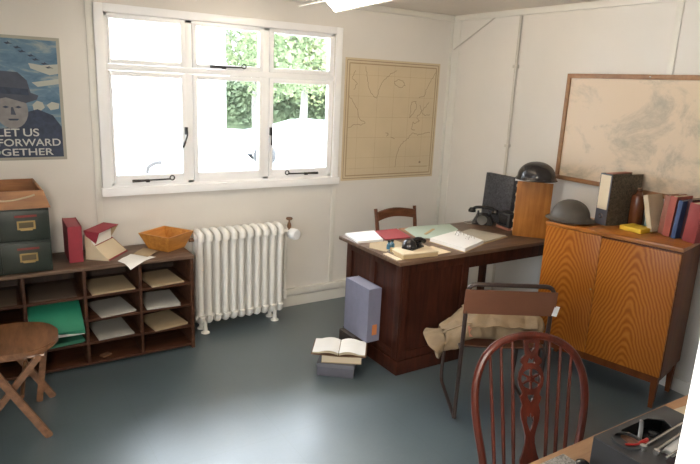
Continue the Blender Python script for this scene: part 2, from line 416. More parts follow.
def tree(x, y, h, cr, lm, label, trunk_r=.14, zc=None, n=3800, ls=.12):
    t = thing('tree', label, 'tree', (x, y, -.45), random.random()*6, 'trees beyond the window')
    m = MB(); m.tube(smooth_path([(0, 0, 0), (.1, .05, h*.25), (-.05, 0, h*.5), (.1, .1, h*.85)]), [trunk_r*(1-.8*i/18) for i in range(19)], 9)
    for k in range(5):
        a = k*1.3; z = h*(.35+.1*k)
        m.tube(smooth_path([(0, 0, z), (math.cos(a)*cr*.4, math.sin(a)*cr*.4, z+h*.1), (math.cos(a)*cr*.75, math.sin(a)*cr*.75, z+h*.2)], 4), [trunk_r*.45*(1-.09*i) for i in range(9)], 6)
    m.build('trunk', BARK, t)
    b = bmesh.new(); zc = zc or h*.62
    blobs = [(random.uniform(-.6, .6)*cr, random.uniform(-.6, .6)*cr, zc+random.uniform(-.5, .5)*(h-zc)*1.3, random.uniform(.35, .6)*cr) for _ in range(9)]
    for i in range(n):
        bx, by, bz, br = random.choice(blobs)
        d = Vector((random.gauss(0, 1), random.gauss(0, 1), random.gauss(0, 1))).normalized()*br*random.uniform(.6, 1)
        c = Vector((bx, by, bz))+d; a = Vector((random.gauss(0, 1), random.gauss(0, 1), random.gauss(0, 1))).normalized()
        e = a.orthogonal().normalized(); s = ls*random.uniform(.6, 1.3)
        b.faces.new([b.verts.new(c+a*s), b.verts.new(c+e*s*.5), b.verts.new(c-a*s), b.verts.new(c-e*s*.5)])
    mb = MB(); mb.b.free(); mb.b = b; mb.build('foliage', lm, t, smooth=0)
tree(8.6, 19.5, 6.2, 2.2, LEAF[0], 'tall pale-trunked tree seen through the middle window beside the white building', .2, n=3800)
tree(11.9, 22.5, 6.6, 2.6, LEAF[1], 'yellow green tree filling the upper right window panes', .2, n=4500)
tree(14.3, 26, 6.4, 3.2, LEAF[0], 'broad mid green tree at the right edge of the window view', .2, n=4500)
tree(9.2, 30, 5.6, 3.0, LEAF[2], 'deep green tree behind the pale-trunked one', .2, n=4500)
t = thing('hedge', 'dark green hedge behind the parked car seen through the right window', 'hedge', (0, 0, -.45))
b = bmesh.new()
for i in range(5000):
    u = random.random(); x = 9.5+10*u; y = 27-4*u+random.uniform(-.8, .8); z = random.uniform(0, 1)**.6*2.3+random.uniform(-.15, .15)
    a = Vector((random.gauss(0, 1), random.gauss(0, 1), random.gauss(0, 1))).normalized(); e = a.orthogonal().normalized(); c = Vector((x, y, max(z, .3))); s = .2
    b.faces.new([b.verts.new(c+a*s), b.verts.new(c+e*s*.5), b.verts.new(c-a*s), b.verts.new(c-e*s*.5)])
mb = MB(); mb.b.free(); mb.b = b; mb.build('foliage', LEAF[2], t, smooth=0)
MB().hexa([(9.5, 26.6, 0), (19.5, 22.6, 0), (19.8, 23.5, 0), (9.8, 27.5, 0)], [(9.6, 26.7, 1.9), (19.5, 22.8, 1.9), (19.7, 23.3, 1.9), (9.8, 27.3, 1.9)]).build('hedge_core', LEAF[2], t)
# parked car
M['car_glass'] = plain('pale_car_glass', (.30, .38, .42), .1)
t = thing('parked_car', 'pale silver blue car parked outside the right window', 'car', (8.1, 15.0, -.45), math.radians(-14))
prof = [(-2.1, .32), (-2.15, .62), (-1.9, .80), (-1.15, .88), (-.75, 1.02), (-.40, 1.14), (.1, 1.19), (.75, 1.15), (1.15, 1.02), (1.55, .88), (2.05, .78), (2.15, .55), (2.1, .32)]
MB().prism(prof, -.8, .8, XZ(), .05).build('body', plain('pale_blue_car_paint', (.66, .72, .78), .25, var=.02), t)
for yy in (-.805, .805):
    MB().prism([(-.85, .90), (-.42, 1.08), (.12, 1.12), (.12, .90)], -.006, .006, T(0, yy, 0) @ XZ()).build('side_window', 'car_glass', t, smooth=0)
    MB().prism([(.18, .90), (.18, 1.12), (.7, 1.09), (1.15, .92)], -.006, .006, T(0, yy, 0) @ XZ()).build('side_window', 'car_glass', t, smooth=0)
    for xx in (-1.35, 1.35):
        MB().lathe([(0, -.1), (.24, -.1), (.31, -.07), (.31, .07), (.24, .1), (0, .1)], mat=T(xx, yy*.9, .31) @ Matrix.Rotation(PI/2, 4, 'X')).build('wheel', 'black', t)
o = MB().tube(smooth_path([(1.44, 6.0, -.45), (1.43, 6.0, .5), (1.46, 6.0, .84), (1.50, 6.0, .90), (1.55, 6.0, .92), (1.60, 6.0, .925)]), .022, 8).build('bent_pipe', 'blackm')
tag(o, 'thin black bent pipe standing outside the left window pane', 'pipe')
def tarp(u, v):
    th = u*2*PI; r = .20*math.sin(v*PI/2)*(1+.25*noise.noise(Vector((math.cos(th)*1.5, math.sin(th)*1.5, v))))
    return (4.62+r*math.cos(th)*1.2, 10.6+r*math.sin(th)*.8, -.45+.62*math.cos(v*PI/2)*(1+.2*math.sin(th*3)*v)+.002)
o = MB().grid(tarp, 20, 8).build('covered_bundle', plain('slate_blue_cloth', (.16, .20, .34), .8)); tag(o, 'small slate blue covered bundle on the pale ground outside the middle window', 'bundle')

# ================================================================== CEILING LAMP
def emis(name, c, s):
    k = NT(name); k.b.inputs['Emission Color'].default_value = (*c, 1); k.b.inputs['Emission Strength'].default_value = s
    k.b.inputs['Base Color'].default_value = (.9, .88, .8, 1); return k.m
t = thing('ceiling_lamp', 'fluorescent ceiling lamp with a bright diffuser and beige reflector above the window end', 'lamp', (1.80, 2.68, 2.2), math.radians(-7))
MB().box(-.05, .09, -.68, .68, .095, .14, .006).build('housing', 'cream', t)
M['reflector'] = plain('beige_reflector', (.62, .55, .42), .5)
def strip(prof_, mt, nm, e=.70): return MB().prism(prof_, -e, e, XZ()).build(nm, mt, t, smooth=0)
strip([(-.140, .0), (.045, .050), (.045, .056), (-.140, .006)], 'reflector', 'reflector')
strip([(.112, -.010), (.150, .022), (.150, .028), (.106, -.003)], 'reflector', 'reflector')
strip([(.047, .048), (.106, -.005), (.112, -.002), (.100, .094), (.01, .094), (.01, .058), (.047, .056)], emis('lamp_glow', (1, .86, .70), TUBE), 'diffuser', .71)
for yy in (-.4, .4): MB().tube([(0, yy, .14), (0, yy, .1645)], .03, 12).build('ceiling_mount', 'cream', t)
t = thing('added_hall_lamp', 'added unseen globe lamp in the hall behind the doorway, filling the room with light', 'lamp', (-.55, -.75, ZC-.16))  # lamp added out of view to soften and brighten the room light
MB().lathe([(0, -.10), (.07, -.08), (.11, -.02), (.10, .06), (.06, .10), (0, .105)]).build('added_lamp_globe', emis('added_globe_glow', HALL_FILL_COLOR, 10), t)
MB().lathe([(0, .105), (.05, .105), (.05, .159), (0, .159)]).build('added_lamp_base', 'cream', t)
l = bpy.data.lights.new('added_hall_bulb', 'POINT'); l.energy = HALL_FILL_POWER; l.color = HALL_FILL_COLOR; l.shadow_soft_size = .2  # fill light inside the added hall globe
o = bpy.data.objects.new('added_hall_bulb', l); COL.objects.link(o); o.parent = t; o.location = (0, 0, -.13)

# conduits on the right wall
o = MB().tube([(XR-.014, 3.305, .10), (XR-.014, 3.305, ZC-.046)], .0115, 10)
for z in (.6, 1.35, 1.95): o.box(XR-.030, XR-.001, 3.285, 3.325, z-.012, z+.012, .003)
tag(o.build('wall_conduit', plain('grey_white_conduit', (.52, .49, .43), .4)), 'vertical painted conduit pipe on the right wall above the dark board', 'pipe')
tag(MB().tube([(XR-.007, 4.03, 2.09), (XR-.007, 3.535, 2.345)], .0055, 8).build('wall_cable', plain('grey_cable', (.50, .47, .42), .5)), 'thin painted cable running diagonally up to the ceiling in the room corner', 'cable')

# ================================================================== POSTER
t = thing('wall_poster', 'blue wartime wall poster with a hatted figure and white lettering', 'poster', (0, YB-.001, 0))
def sky_mat():
    k = NT('printed_sky', .6); v = k.coord((1.2, 1, 3)); n = k.noise(v, 5, 5, .6, .6)
    k.color(k.ramp(n, [(.32, (.05, .12, .20)), (.52, (.11, .20, .285)), (.66, (.29, .33, .32))])); return k.m
PX0, PX1, PZ0, PZ1 = -.02, .503, 1.232, 1.95
MB().box(PX0, PX1, -.003, 0, PZ0, PZ1).build('poster_sheet', plain('poster_border_paper', (.34, .33, .28), .6), t, smooth=0)
def flat(poly, y, mat, name): return curve_shape(name, [poly], .0006, mat, t, T(0, -y, 0) @ XZ())
flat([(PX0+.018, PZ0+.018), (PX1-.018, PZ0+.018), (PX1-.018, PZ1-.018), (PX0+.018, PZ1-.018)], .0035, sky_mat(), 'printed_sky')
M['letter'] = plain('printed_lettering_white', (.52, .54, .52), .6)
M['coat'] = plain('printed_dark_blue', (.03, .045, .085), .6, var=.3, scale=30)
M['hatc'] = plain('printed_grey_blue', (.055, .068, .10), .6, var=.2, scale=12)
M['face'] = plain('printed_face', (.22, .215, .22), .6, var=.15, scale=20)
M['cloudp'] = plain('printed_cloud', (.38, .39, .35), .6)
flat([(.33, 1.80), (.40, 1.79), (.485, 1.80), (.485, 1.745), (.44, 1.735), (.38, 1.755), (.34, 1.77)], .0042, 'cloudp', 'printed_cloud')
flat([(.34, 1.69), (.485, 1.715), (.485, 1.685), (.37, 1.665)], .0042, 'cloudp', 'printed_cloud')
flat([(.335, 1.56), (.36, 1.585), (.39, 1.575), (.40, 1.545), (.37, 1.52), (.34, 1.53)], .0042, 'cloudp', 'printed_cloud')
flat([(.41, 1.56), (.44, 1.58), (.48, 1.57), (.475, 1.54), (.43, 1.53)], .0042, 'cloudp', 'printed_cloud')
flat([(PX0+.018, PZ0+.018), (PX1-.018, PZ0+.018), (PX1-.018, 1.43), (.44, 1.50), (.36, 1.535), (.31, 1.52), (.26, 1.44), (.16, 1.42), (.08, 1.45), (PX0+.018, 1.50)], .0048, 'coat', 'printed_coat')
fc = [(.225+.085*math.cos(a), 1.525+.105*math.sin(a)) for a in [k*2*PI/24 for k in range(24)]]
flat(fc, .0054, 'face', 'printed_face')
flat([(.06, 1.60), (.10, 1.575), (.20, 1.60), (.30, 1.57), (.36, 1.59), (.37, 1.615), (.33, 1.63), (.315, 1.70), (.27, 1.745), (.17, 1.75), (.11, 1.72), (.10, 1.64)], .006, 'hatc', 'printed_hat')
flat([(.095, 1.625), (.32, 1.615), (.318, 1.65), (.10, 1.665)], .0066, 'coat', 'printed_hat_band')
for ex in (.195, .26): flat([(ex-.018, 1.545), (ex, 1.553), (ex+.018, 1.545), (ex, 1.538)], .0062, 'coat', 'printed_eye')
flat([(.222, 1.545), (.232, 1.545), (.245, 1.50), (.218, 1.502)], .0062, 'hatc', 'printed_nose')
flat([(.20, 1.478), (.26, 1.478), (.25, 1.468), (.21, 1.468)], .0062, 'coat', 'printed_mouth')
for i in range(7):
    px, pz = .235+.034*i+.012*(i % 2), 1.905-.021*i
    flat([(px-.022, pz+.003), (px-.004, pz+.004), (px, pz+.010), (px+.006, pz+.003), (px+.024, pz-.004), (px+.004, pz-.004), (px-.008, pz-.007)], .0042, 'coat', 'printed_aeroplane')
for s, z, sz, sxx, cx in (('LET', 1.376, .064, 1.2, .195), ('US', 1.376, .064, 1.2, .315), ('GO', 1.318, .060, 1.14, .055), ('FORWARD', 1.318, .060, 1.14, .305), ('TOGETHER', 1.262, .058, 1.30, .235)):
    text_shape('printed_lettering', s, sz, .0006, 'letter', t, T(cx, -.0066, z) @ XZ(), sxx)

# ================================================================== WALL CHART (back wall)
t = thing('wall_chart', 'unframed buff sea chart pinned to the wall beside the window', 'map', (0, YB-.001, 0))
CX0, CX1, CZ0, CZ1 = 2.508, 3.462, 1.0, 1.965
MB().box(CX0, CX1, -.003, 0, CZ0, CZ1).build('chart_sheet', plain('aged_chart_paper', (.56, .46, .31), .7, var=.05, scale=3), t, smooth=0)
def inkline(pts, wd, name='printed_coastline', closed=False, y=.0034):
    m = MB(); P = [Vector((p[0], 0, p[1])) for p in pts]
    if closed: P.append(P[0])
    for a, b in zip(P[:-1], P[1:]):
        d = (b-a); n_ = Vector((-d.z, 0, d.x)).normalized()*wd/2
        q = [a+n_, b+n_, b-n_, a-n_]
        m.hexa([(v.x, -y-.0003, v.z) for v in q], [(v.x, -y, v.z) for v in q])
    return m
def rect(m_): return [(CX0+m_, CZ0+m_), (CX1-m_, CZ0+m_), (CX1-m_, CZ1-m_), (CX0+m_, CZ1-m_)]
inkline(rect(.018), .005, closed=True).build('printed_border', 'ink', t, smooth=0)
inkline(rect(.040), .008, closed=True, y=.0036).build('printed_border', plain('ink_border', (.33, .25, .15), .8), t, smooth=0)
W_, H_ = CX1-CX0, CZ1-CZ0
def uvp(l): return [(CX0+W_*u, CZ1-H_*v) for u, v in l]
def jag(l, amp=.006, n=5):
    out = []
    for (a, b), (c, d) in zip(l[:-1], l[1:]):
        for k in range(n):
            t_ = k/n; out.append((a+(c-a)*t_+random.uniform(-amp, amp), b+(d-b)*t_+random.uniform(-amp, amp)))
    out.append(l[-1]); return out
coasts = [[(.20, .06), (.22, .15), (.24, .24), (.29, .30), (.33, .31), (.34, .25), (.38, .17), (.44, .12), (.52, .08)],
          [(.50, .18), (.54, .15), (.60, .17), (.62, .20), (.57, .22), (.51, .20), (.50, .18)],
          [(.96, .07), (.90, .15), (.86, .22), (.84, .28), (.78, .30)],
          [(.70, .34), (.75, .33), (.76, .39), (.73, .44), (.69, .47), (.70, .42), (.69, .38), (.70, .34)],
          [(.90, .33), (.84, .40), (.80, .44), (.77, .46), (.80, .50), (.76, .52), (.73, .51), (.72, .57), (.76, .58)],
          [(.94, .60), (.86, .61), (.80, .62), (.74, .60), (.70, .64), (.64, .68), (.60, .72), (.57, .80), (.56, .90)],
          [(.05, .30), (.10, .36), (.14, .42), (.16, .48), (.22, .52), (.18, .54), (.12, .53), (.05, .56)],
          [(.10, .10), (.07, .16), (.12, .20), (.09, .25)], [(.44, .60), (.47, .61), (.45, .63)], [(.50, .64), (.54, .65)],
          [(.80, .36), (.82, .42), (.86, .45), (.92, .44)]]
for c_ in coasts:
    inkline(uvp(jag(c_)), .0035).build('printed_coastline', 'ink', t, smooth=0)
m = MB()
faint = plain('faint_chart_line', (.42, .335, .21), .8)
for u in (.14, .33, .5, .67, .84): m.box(CX0+W_*u-.001, CX0+W_*u+.001, -.0035, -.0031, CZ0+.03, CZ1-.03)
for v in (.13, .3, .47, .64, .81, .9): m.box(CX0+.03, CX1-.03, -.0035, -.0031, CZ1-H_*v-.001, CZ1-H_*v+.001)
m.build('printed_grid', faint, t, smooth=0)
inkline(uvp([(.72, .90), (.93, .905)]), .008).build('printed_caption', faint, t, smooth=0)
inkline(uvp([(.83, .865), (.85, .865)]), .016).build('printed_emblem', 'ink', t, smooth=0)

# ================================================================== FRAMED MAP (right wall)
t = thing('framed_map', 'large wood framed map on the right wall above the bookcase cabinet', 'map', (XR-.002-.009, 0, 0))
FY0, FY1, FZ0, FZ1 = 1.62, 2.812, 1.168, 1.902
m = MB(); fw_ = .030
m.box(-.018, 0, FY0, FY1, FZ1-fw_, FZ1, .003); m.box(-.018, 0, FY0, FY1, FZ0, FZ0+fw_, .003)
m.box(-.018, 0, FY1-fw_, FY1, FZ0+fw_, FZ1-fw_, .003); m.box(-.018, 0, FY0, FY0+fw_, FZ0+fw_, FZ1-fw_, .003)
m.build('picture_frame', 'frame', t)
def mapm():
    k = NT('faded_relief_map', .35); v = k.coord((1, 1.0, 1.5))
    big = k.noise(k.coord((1, 1, 1.3), loc=(0, .35, .2)), 2.6, 8, .68, .5); n = k.noise(v, 9, 8, .7, .4)
    mask = k.ramp(big, [(.47, (0, 0, 0)), (.58, (1, 1, 1))])
    mx = k.n('Mix', data_type='RGBA'); k.l(mask, mx.inputs[0])
    mx.inputs[6].default_value = (.62, .495, .36, 1); k.l(k.ramp(n, [(.35, (.37, .32, .25)), (.65, (.52, .43, .32))]), mx.inputs[7])
    k.color(mx.outputs[2]); return k.m
MB().box(-.008, -.002, FY0+.028, FY1-.028, FZ0+.028, FZ1-.028).build('map_print', mapm(), t, smooth=0)
m = MB(); m.lathe([(0, 0), (.006, 0), (.004, .004), (0, .005)], mat=T(-.0185, 2.20, FZ1-.015) @ Matrix.Rotation(-PI/2, 4, 'Y'), seg=10); m.build('screw', 'chrome', t)

# ================================================================== RADIATOR
t = thing('radiator', 'white cast iron column radiator under the window', 'radiator', (1.565, 3.885, 0))
NS = 11; pw = .0605
sec0 = None
for i in range(NS):
    x = -.333+pw*(i+.5)
    if sec0 is None:
        m = MB()
        loop = fillet([(0, -.052, .13), (0, -.052, .705), (0, .052, .705), (0, .052, .13), (0, -.052, .13)], .045, 6)
        for yy in (-.052, 0, .052):
            m.tube([(0, yy, .12), (0, yy, .16), (0, yy, .66), (0, yy, .70)], [.019, .0215, .0215, .021], 12)
        m.tube(smooth_path([(0, -.074, .68), (0, -.066, .712), (0, -.03, .728), (0, .03, .728), (0, .066, .712), (0, .074, .68)], 3), .0235, 10)
        m.tube(smooth_path([(0, -.074, .14), (0, -.066, .105), (0, -.03, .09), (0, .03, .09), (0, .066, .105), (0, .074, .14)], 3), .021, 10)
        m.box(-.0305, .0305, -.022, .022, .685, .725, .006); m.box(-.0305, .0305, -.022, .022, .085, .125, .006)
        sec0 = m.build('radiator_section', 'rad', t, smooth=50); sec0.location = (x, 0, 0)
    else:
        c = sec0.copy(); COL.objects.link(c); c.parent = t; c.location = (x, 0, 0)
for xx in (-.27, .27):
    for yy in (-.045, .045):
        MB().lathe([(0, 0), (.030, 0), (.030, .006), (.016, .016), (.013, .05), (.016, .09)], (xx, yy, 0), 16).build('radiator_foot', 'rad', t)
m = MB(); m.tube(fillet([(.33, 0, .68), (.385, 0, .68), (.41, .05, .66)], .02), .013, 10); m.tube([(.435, .125, .16), (.435, .125, .70)], .010, 10); m.tube(fillet([(.435, .125, .70), (.435, .06, .68), (.40, 0, .68)], .03), .010, 10)
m.tube([(.435, .125, .16), (.435, .125, .09)], .018, 10)
m.build('radiator_pipe', 'rad', t)
m = MB(); m.lathe([(0, -.035), (.036, -.035), (.042, -.02), (.042, .02), (.036, .035), (0, .035)], mat=T(.425, -.03, .655) @ Matrix.Rotation(math.radians(20), 4, 'Z') @ Matrix.Rotation(PI/2, 4, 'X'), seg=24); m.build('valve_cap', 'gloss', t)
m = MB(); m.tube([(.40, 0, .68), (.40, 0, .765)], .007, 8); m.lathe([(0, .765), (.022, .763), (.026, .770), (.022, .778), (0, .780)], (.40, 0, 0), 14); m.lathe([(0, .70), (.014, .70), (.016, .72), (.010, .74), (0, .74)], (.40, 0, 0), 12); m.build('valve_wheel', 'leather', t)
MB().tube([(-.36, 0, .68), (-.33, 0, .68)], .014, 10).build('end_plug', 'leather', t)

# ================================================================== PIGEONHOLE SHELF
SX0, SX1, SY0, SY1, SH = -.47, 1.155, 3.64, 4.035, .645
t = thing('pigeonhole_shelf', 'long low dark wooden pigeonhole shelf against the back wall', 'shelf', (0, 0, 0))
MB().box(SX0-.005, SX1+.004, SY0-.006, SY1, SH-.02, SH, .003).build('top_board', 'shelftop', t)
for xa in (SX0, SX1-.022): MB().box(xa, xa+.022, SY0, SY1, 0, SH-.02, .002).build('side_panel', 'shelf', t)
MB().box(SX0+.022, SX1-.022, SY1-.012, SY1, .02, SH-.02).build('back_panel', 'shelfback', t, smooth=0)
SZ = [.035, .168, .315, .465]
for z in SZ: MB().box(SX0+.022, SX1-.022, SY0+.003, SY1-.012, z-.016, z, .002).build('shelf_board', 'shelf', t)
DX = [-.145, .178, .498, .818]
for x in DX: MB().box(x-.009, x+.009, SY0, SY1-.012, .02, SH-.02, .002).build('divider', 'shelf', t)
def papers(name, label, cat, x, y, z, w_, d_, h_, rz, mat, group='papers in the pigeonholes', n=6, tilt=0):
    m = MB(); rs = random.Random(int(x*1000+z*777))
    for i in range(n):
        m.box(-w_/2, w_/2, -d_/2, d_/2, h_*i/n+.0002, h_*(i+1)/n, mat=T(rs.uniform(-.003, .003), rs.uniform(-.003, .003), 0) @ Rz(rs.uniform(-.02, .02)))
    o = m.build(name, mat, smooth=0); o.location = (x, y, z+.0005); o.rotation_euler = (tilt, 0, rz); tag(o, label, cat, group); return o
papers('paper_stack', 'buff paper stack in the top right pigeonhole nearest the radiator', 'paper', .975, 3.79, .465, .21, .29, .012, .10, 'buff')
papers('paper_stack', 'pale grey paper stack in the right column, second row of pigeonholes', 'paper', .965, 3.79, .315, .21, .29, .014, -.05, 'greyp')
papers('paper_stack', 'buff paper stack in the right column, third row of pigeonholes', 'paper', .985, 3.785, .168, .22, .28, .012, .16, 'buff')
papers('paper_stack', 'buff paper stack in the top pigeonhole below the open red box', 'paper', .655, 3.79, .465, .25, .29, .010, .05, 'buff')
papers('paper_stack', 'grey paper stack in the middle column, second row of pigeonholes', 'paper', .665, 3.79, .315, .21, .29, .010, .13, 'greyp')
papers('paper_stack', 'grey paper stack in the middle column, third row of pigeonholes', 'paper', .655, 3.79, .168, .21, .29, .012, .07, 'greyp')
papers('brown_folder', 'dim brown folder in the top pigeonhole below the green file drawers', 'folder', .335, 3.80, .465, .25, .28, .006, -.04, plain('brown_folder', (.10, .07, .05), .7))
papers('brown_folder', 'dim brown folder in the leftmost top pigeonhole', 'folder', .02, 3.80, .465, .25, .28, .006, -.04, plain('brown_folder_dim', (.13, .09, .06), .7))
papers('paper_scrap', 'small brown scrap in the bottom middle pigeonhole', 'paper', .60, 3.70, .035, .06, .04, .01, .5, 'leather', n=1)
# green folders bulging out of the hole
t = thing('green_folder', 'emerald green card folder lying in the pigeonhole beside the round chair seat', 'folder', (.335, 3.79, .318))
def gf(dz, sk, yf, zf):
    def f(u, v):
        x = -.145+.285*u; y = yf+(.14-yf)*v+sk*(u-.5)
        zz = zf+(.118-zf)*(1-(1-v)**2.2)
        return (x, y, min(zz, .128)+dz+.004*math.sin(u*5))
    return f
MB().grid(gf(-.004, .0, -.212, -.028), 10, 14, .003).build('folder_flap', 'emerald', t)
MB().grid(gf(-.012, -.05, -.200, -.035), 10, 14, .002).build('folder_flap', 'emerald', t)
MB().grid(gf(-.020, .03, -.205, -.045), 10, 14, .0015).build('folder_sheet', 'paper', t)
papers('paper_stack', 'green edged papers under the emerald folder in the pigeonhole', 'paper', .34, 3.77, .168, .26, .24, .02, .1, plain('dull_green_paper', (.04, .20, .13), .6))

# green card index drawers
def drawers(z, label):
    t = thing('file_drawers', label, 'filing box', (.095, 3.655, z), 0, 'green two-tier index drawers')
    MB().box(-.27, .245, .008, .36, 0, .185, .004).build('case', 'green', t)
    for x0, x1 in ((-.262, -.012), (-.004, .238)):
        d = MB().box(x0, x1, -.004, .008, .008, .177, .003).build('drawer', plain('green_drawer_front', (.020, .029, .022), .38, var=.15), t)
        xc = (x0+x1)/2+.01
        m = MB(); m.box(xc-.045, xc+.045, -.010, -.004, .070, .078); m.box(xc-.045, xc+.045, -.010, -.004, .110, .118); m.box(xc-.045, xc-.036, -.010, -.004, .078, .110); m.box(xc+.036, xc+.045, -.010, -.004, .078, .110)
        m.box(xc-.030, xc+.030, -.014, -.004, .064, .070, .002)
        m.build('label_holder', 'brass', d)
        MB().box(xc-.036, xc+.036, -.006, -.004, .078, .110).build('label_card', plain('dim_label_card', (.10, .075, .035), .6), d, smooth=0)
        MB().box(xc-.055, xc+.055, -.0055, -.004, .138, .150).build('red_strip', plain('red_strip', (.20, .02, .015), .5), d, smooth=0)
    return t
drawers(SH+.0005, 'dark green index drawer unit on the shelf, lower of two'); drawers(SH+.1865, 'dark green index drawer unit stacked on the lower one under the orange tray')
# orange wooden tray on the drawers
t = thing('wooden_letter_tray', 'orange brown wooden tray with pale rope on top of the green drawers', 'tray', (.085, 3.83, SH+.3725))
m = MB()
m.box(-.27, .255, -.165, .165, 0, .010)
m.hexa([(-.27, -.185, 0), (.265, -.185, 0), (.265, -.170, 0), (-.27, -.170, 0)], [(-.27, -.175, .098), (.235, -.175, .098), (.235, -.163, .098), (-.27, -.163, .098)])
m.hexa([(-.27, .160, 0), (.245, .160, 0), (.245, .172, 0), (-.27, .172, 0)], [(-.27, .160, .112), (.215, .160, .112), (.215, .172, .112), (-.27, .172, .112)])
m.hexa([(.25, -.175, 0), (.262, -.175, 0), (.245, .165, 0), (.233, .165, 0)], [(.220, -.17, .098), (.232, -.17, .098), (.218, .165, .110), (.206, .165, .110)])
m.box(-.27, -.258, -.17, .165, .01, .098)
m.build('tray_body', 'toptray', t)
MB().tube(smooth_path([(-.25, -.186, .105), (-.12, -.192, .082), (-.02, -.196, .060), (.06, -.196, .052), (.15, -.192, .066), (.19, -.186, .078)]), .005, 7).build('rope_handle', 'rope', t)

# red box file upright
def boxfile(name, label, loc, rz, w_, h_, d_, m1, m2, lab=None, group=None, z0=0, rot=None):
    t = thing(name, label, 'box file', loc, rz, group, rot)
    m = MB(); e = .004
    m.box(0, e, 0, d_, 0, h_); m.box(w_-e, w_, 0, d_, 0, h_); m.box(e, w_-e, 0, e, 0, h_)
    m.build('cover', m1, t, smooth=0)
    MB().box(e, w_-e, e, d_-.004, .002, h_-.002).build('box_body', m2, t, smooth=0)
    if lab: MB().box(*lab).build('paper_label', 'orange', t, smooth=0)
    return t
boxfile('red_box_file', 'closed crimson box file standing upright on the shelf', (.440, 3.765, SH+.0005), -.02, .078, .222, .265, 'red', 'redtop')
# open red and cream box file
t = thing('open_box_file', 'crimson and cream box file lying open on the shelf beside the papers', 'box file', (.60, 3.72, SH+.0005), math.radians(-20))
t.location = (.655, 3.715, SH+.0005); t.rotation_euler = (0, 0, math.radians(51))
YZ = Matrix(((0, 0, 1, 0), (1, 0, 0, 0), (0, 1, 0, 0), (0, 0, 0, 1)))     # drawing xy -> yz, thickness along x
def endb(poly, x0, mt, nm, th=.003): return MB().prism(poly, x0, x0+th, YZ).build(nm, mt, t, smooth=0)
BW = .245
endb([(0, 0), (.152, 0), (.152, .175), (.142, .175), (.10, .10)], 0, 'cream', 'end_board')
endb([(.005, 0), (.152, 0), (.152, .10), (.105, .085)], BW-.003, 'red', 'end_board')
MB().hexa([(.003, .0, 0), (BW-.003, .0, 0), (BW-.003, .152, 0), (.003, .152, 0)], [(.003, .0, .003), (BW-.003, .0, .003), (BW-.003, .152, .003), (.003, .152, .003)]).build('base_board', 'red', t, smooth=0)
MB().hexa([(.004, .012, .004), (BW-.004, .012, .004), (BW-.004, .100, .012), (.004, .100, .012)], [(.004, .012, .007), (BW-.004, .012, .007), (BW-.004, .100, .080), (.004, .100, .080)]).build('paper_lining', 'cream', t, smooth=0)
lid = MB().hexa([(-.004, .055, .172), (BW-.01, .055, .172), (BW-.01, .155, .178), (-.004, .155, .178)], [(-.004, .055, .176), (BW-.01, .055, .176), (BW-.01, .155, .182), (-.004, .155, .182)])
lid.prism([(.055, .172), (.150, .177), (.142, .150), (.078, .105)], -.004, -.001, YZ) 
lid = lid.build('lid', 'red', t, smooth=0)
endb([(.058, .171), (.150, .176), (.150, .10), (.108, .09)], BW-.013, 'buff', 'lid_end')
MB().box(.0, BW-.014, .106, .109, .083, .172).build('paper_lining', 'paper', lid, smooth=0)
MB().box(-.0, BW-.010, .148, .152, .004, .172).build('back_board', 'redtop', t, smooth=0)
def pquad(pts, z, lab, mt, dr=0):
    (a, b, c, d) = [Vector((p[0], p[1], 0)) for p in pts]
    ct = (a+b+c+d)/4
    def f(u, v):
        p = (a*(1-u)+b*u)*(1-v)+(d*(1-u)+c*u)*v-ct
        yy = p.y+ct.y
        return (p.x, p.y, -max(0, 3.632-yy)**1.5*dr+.003*math.sin(u*4+v*2)**2)
    o = MB().grid(f, 12, 12, .001).build('loose_paper', mt); o.location = (ct.x, ct.y, z); return tag(o, lab, 'paper')
pquad([(.700, 3.695), (.80, 3.81), (.93, 3.69), (.745, 3.555)], SH+.0025, 'white sheet of paper hanging over the shelf edge before the open red box', 'paper', 1.2)
pquad([(.815, 3.79), (.905, 3.91), (.975, 3.795), (.875, 3.685)], SH+.0075, 'cream card lying on the shelf between the open red box and the tapered tray', 'buff')

# tapered wooden tray
t = thing('tapered_wooden_tray', 'orange pine tray with flared sides at the right end of the shelf', 'tray', (1.052, 3.880, SH+.0005), math.radians(34))
hh, tk = .110, .011
def sq(h_, z): return [(-h_, -h_, z), (h_, -h_, z), (h_, h_, z), (-h_, h_, z)]
t_ = bmesh.new(); L_ = [[t_.verts.new(p) for p in sq(h_, z)] for h_, z in ((.082, 0), (.126, hh), (.126-tk, hh), (.082-tk, .010))]
for A_, B_ in zip(L_[:-1], L_[1:]):
    for i in range(4): t_.faces.new((A_[i], A_[(i+1) % 4], B_[(i+1) % 4], B_[i]))
t_.faces.new(L_[0][::-1]); t_.faces.new(L_[3])
MB().merge(t_).build('tray_body', 'trayw', t, smooth=0)

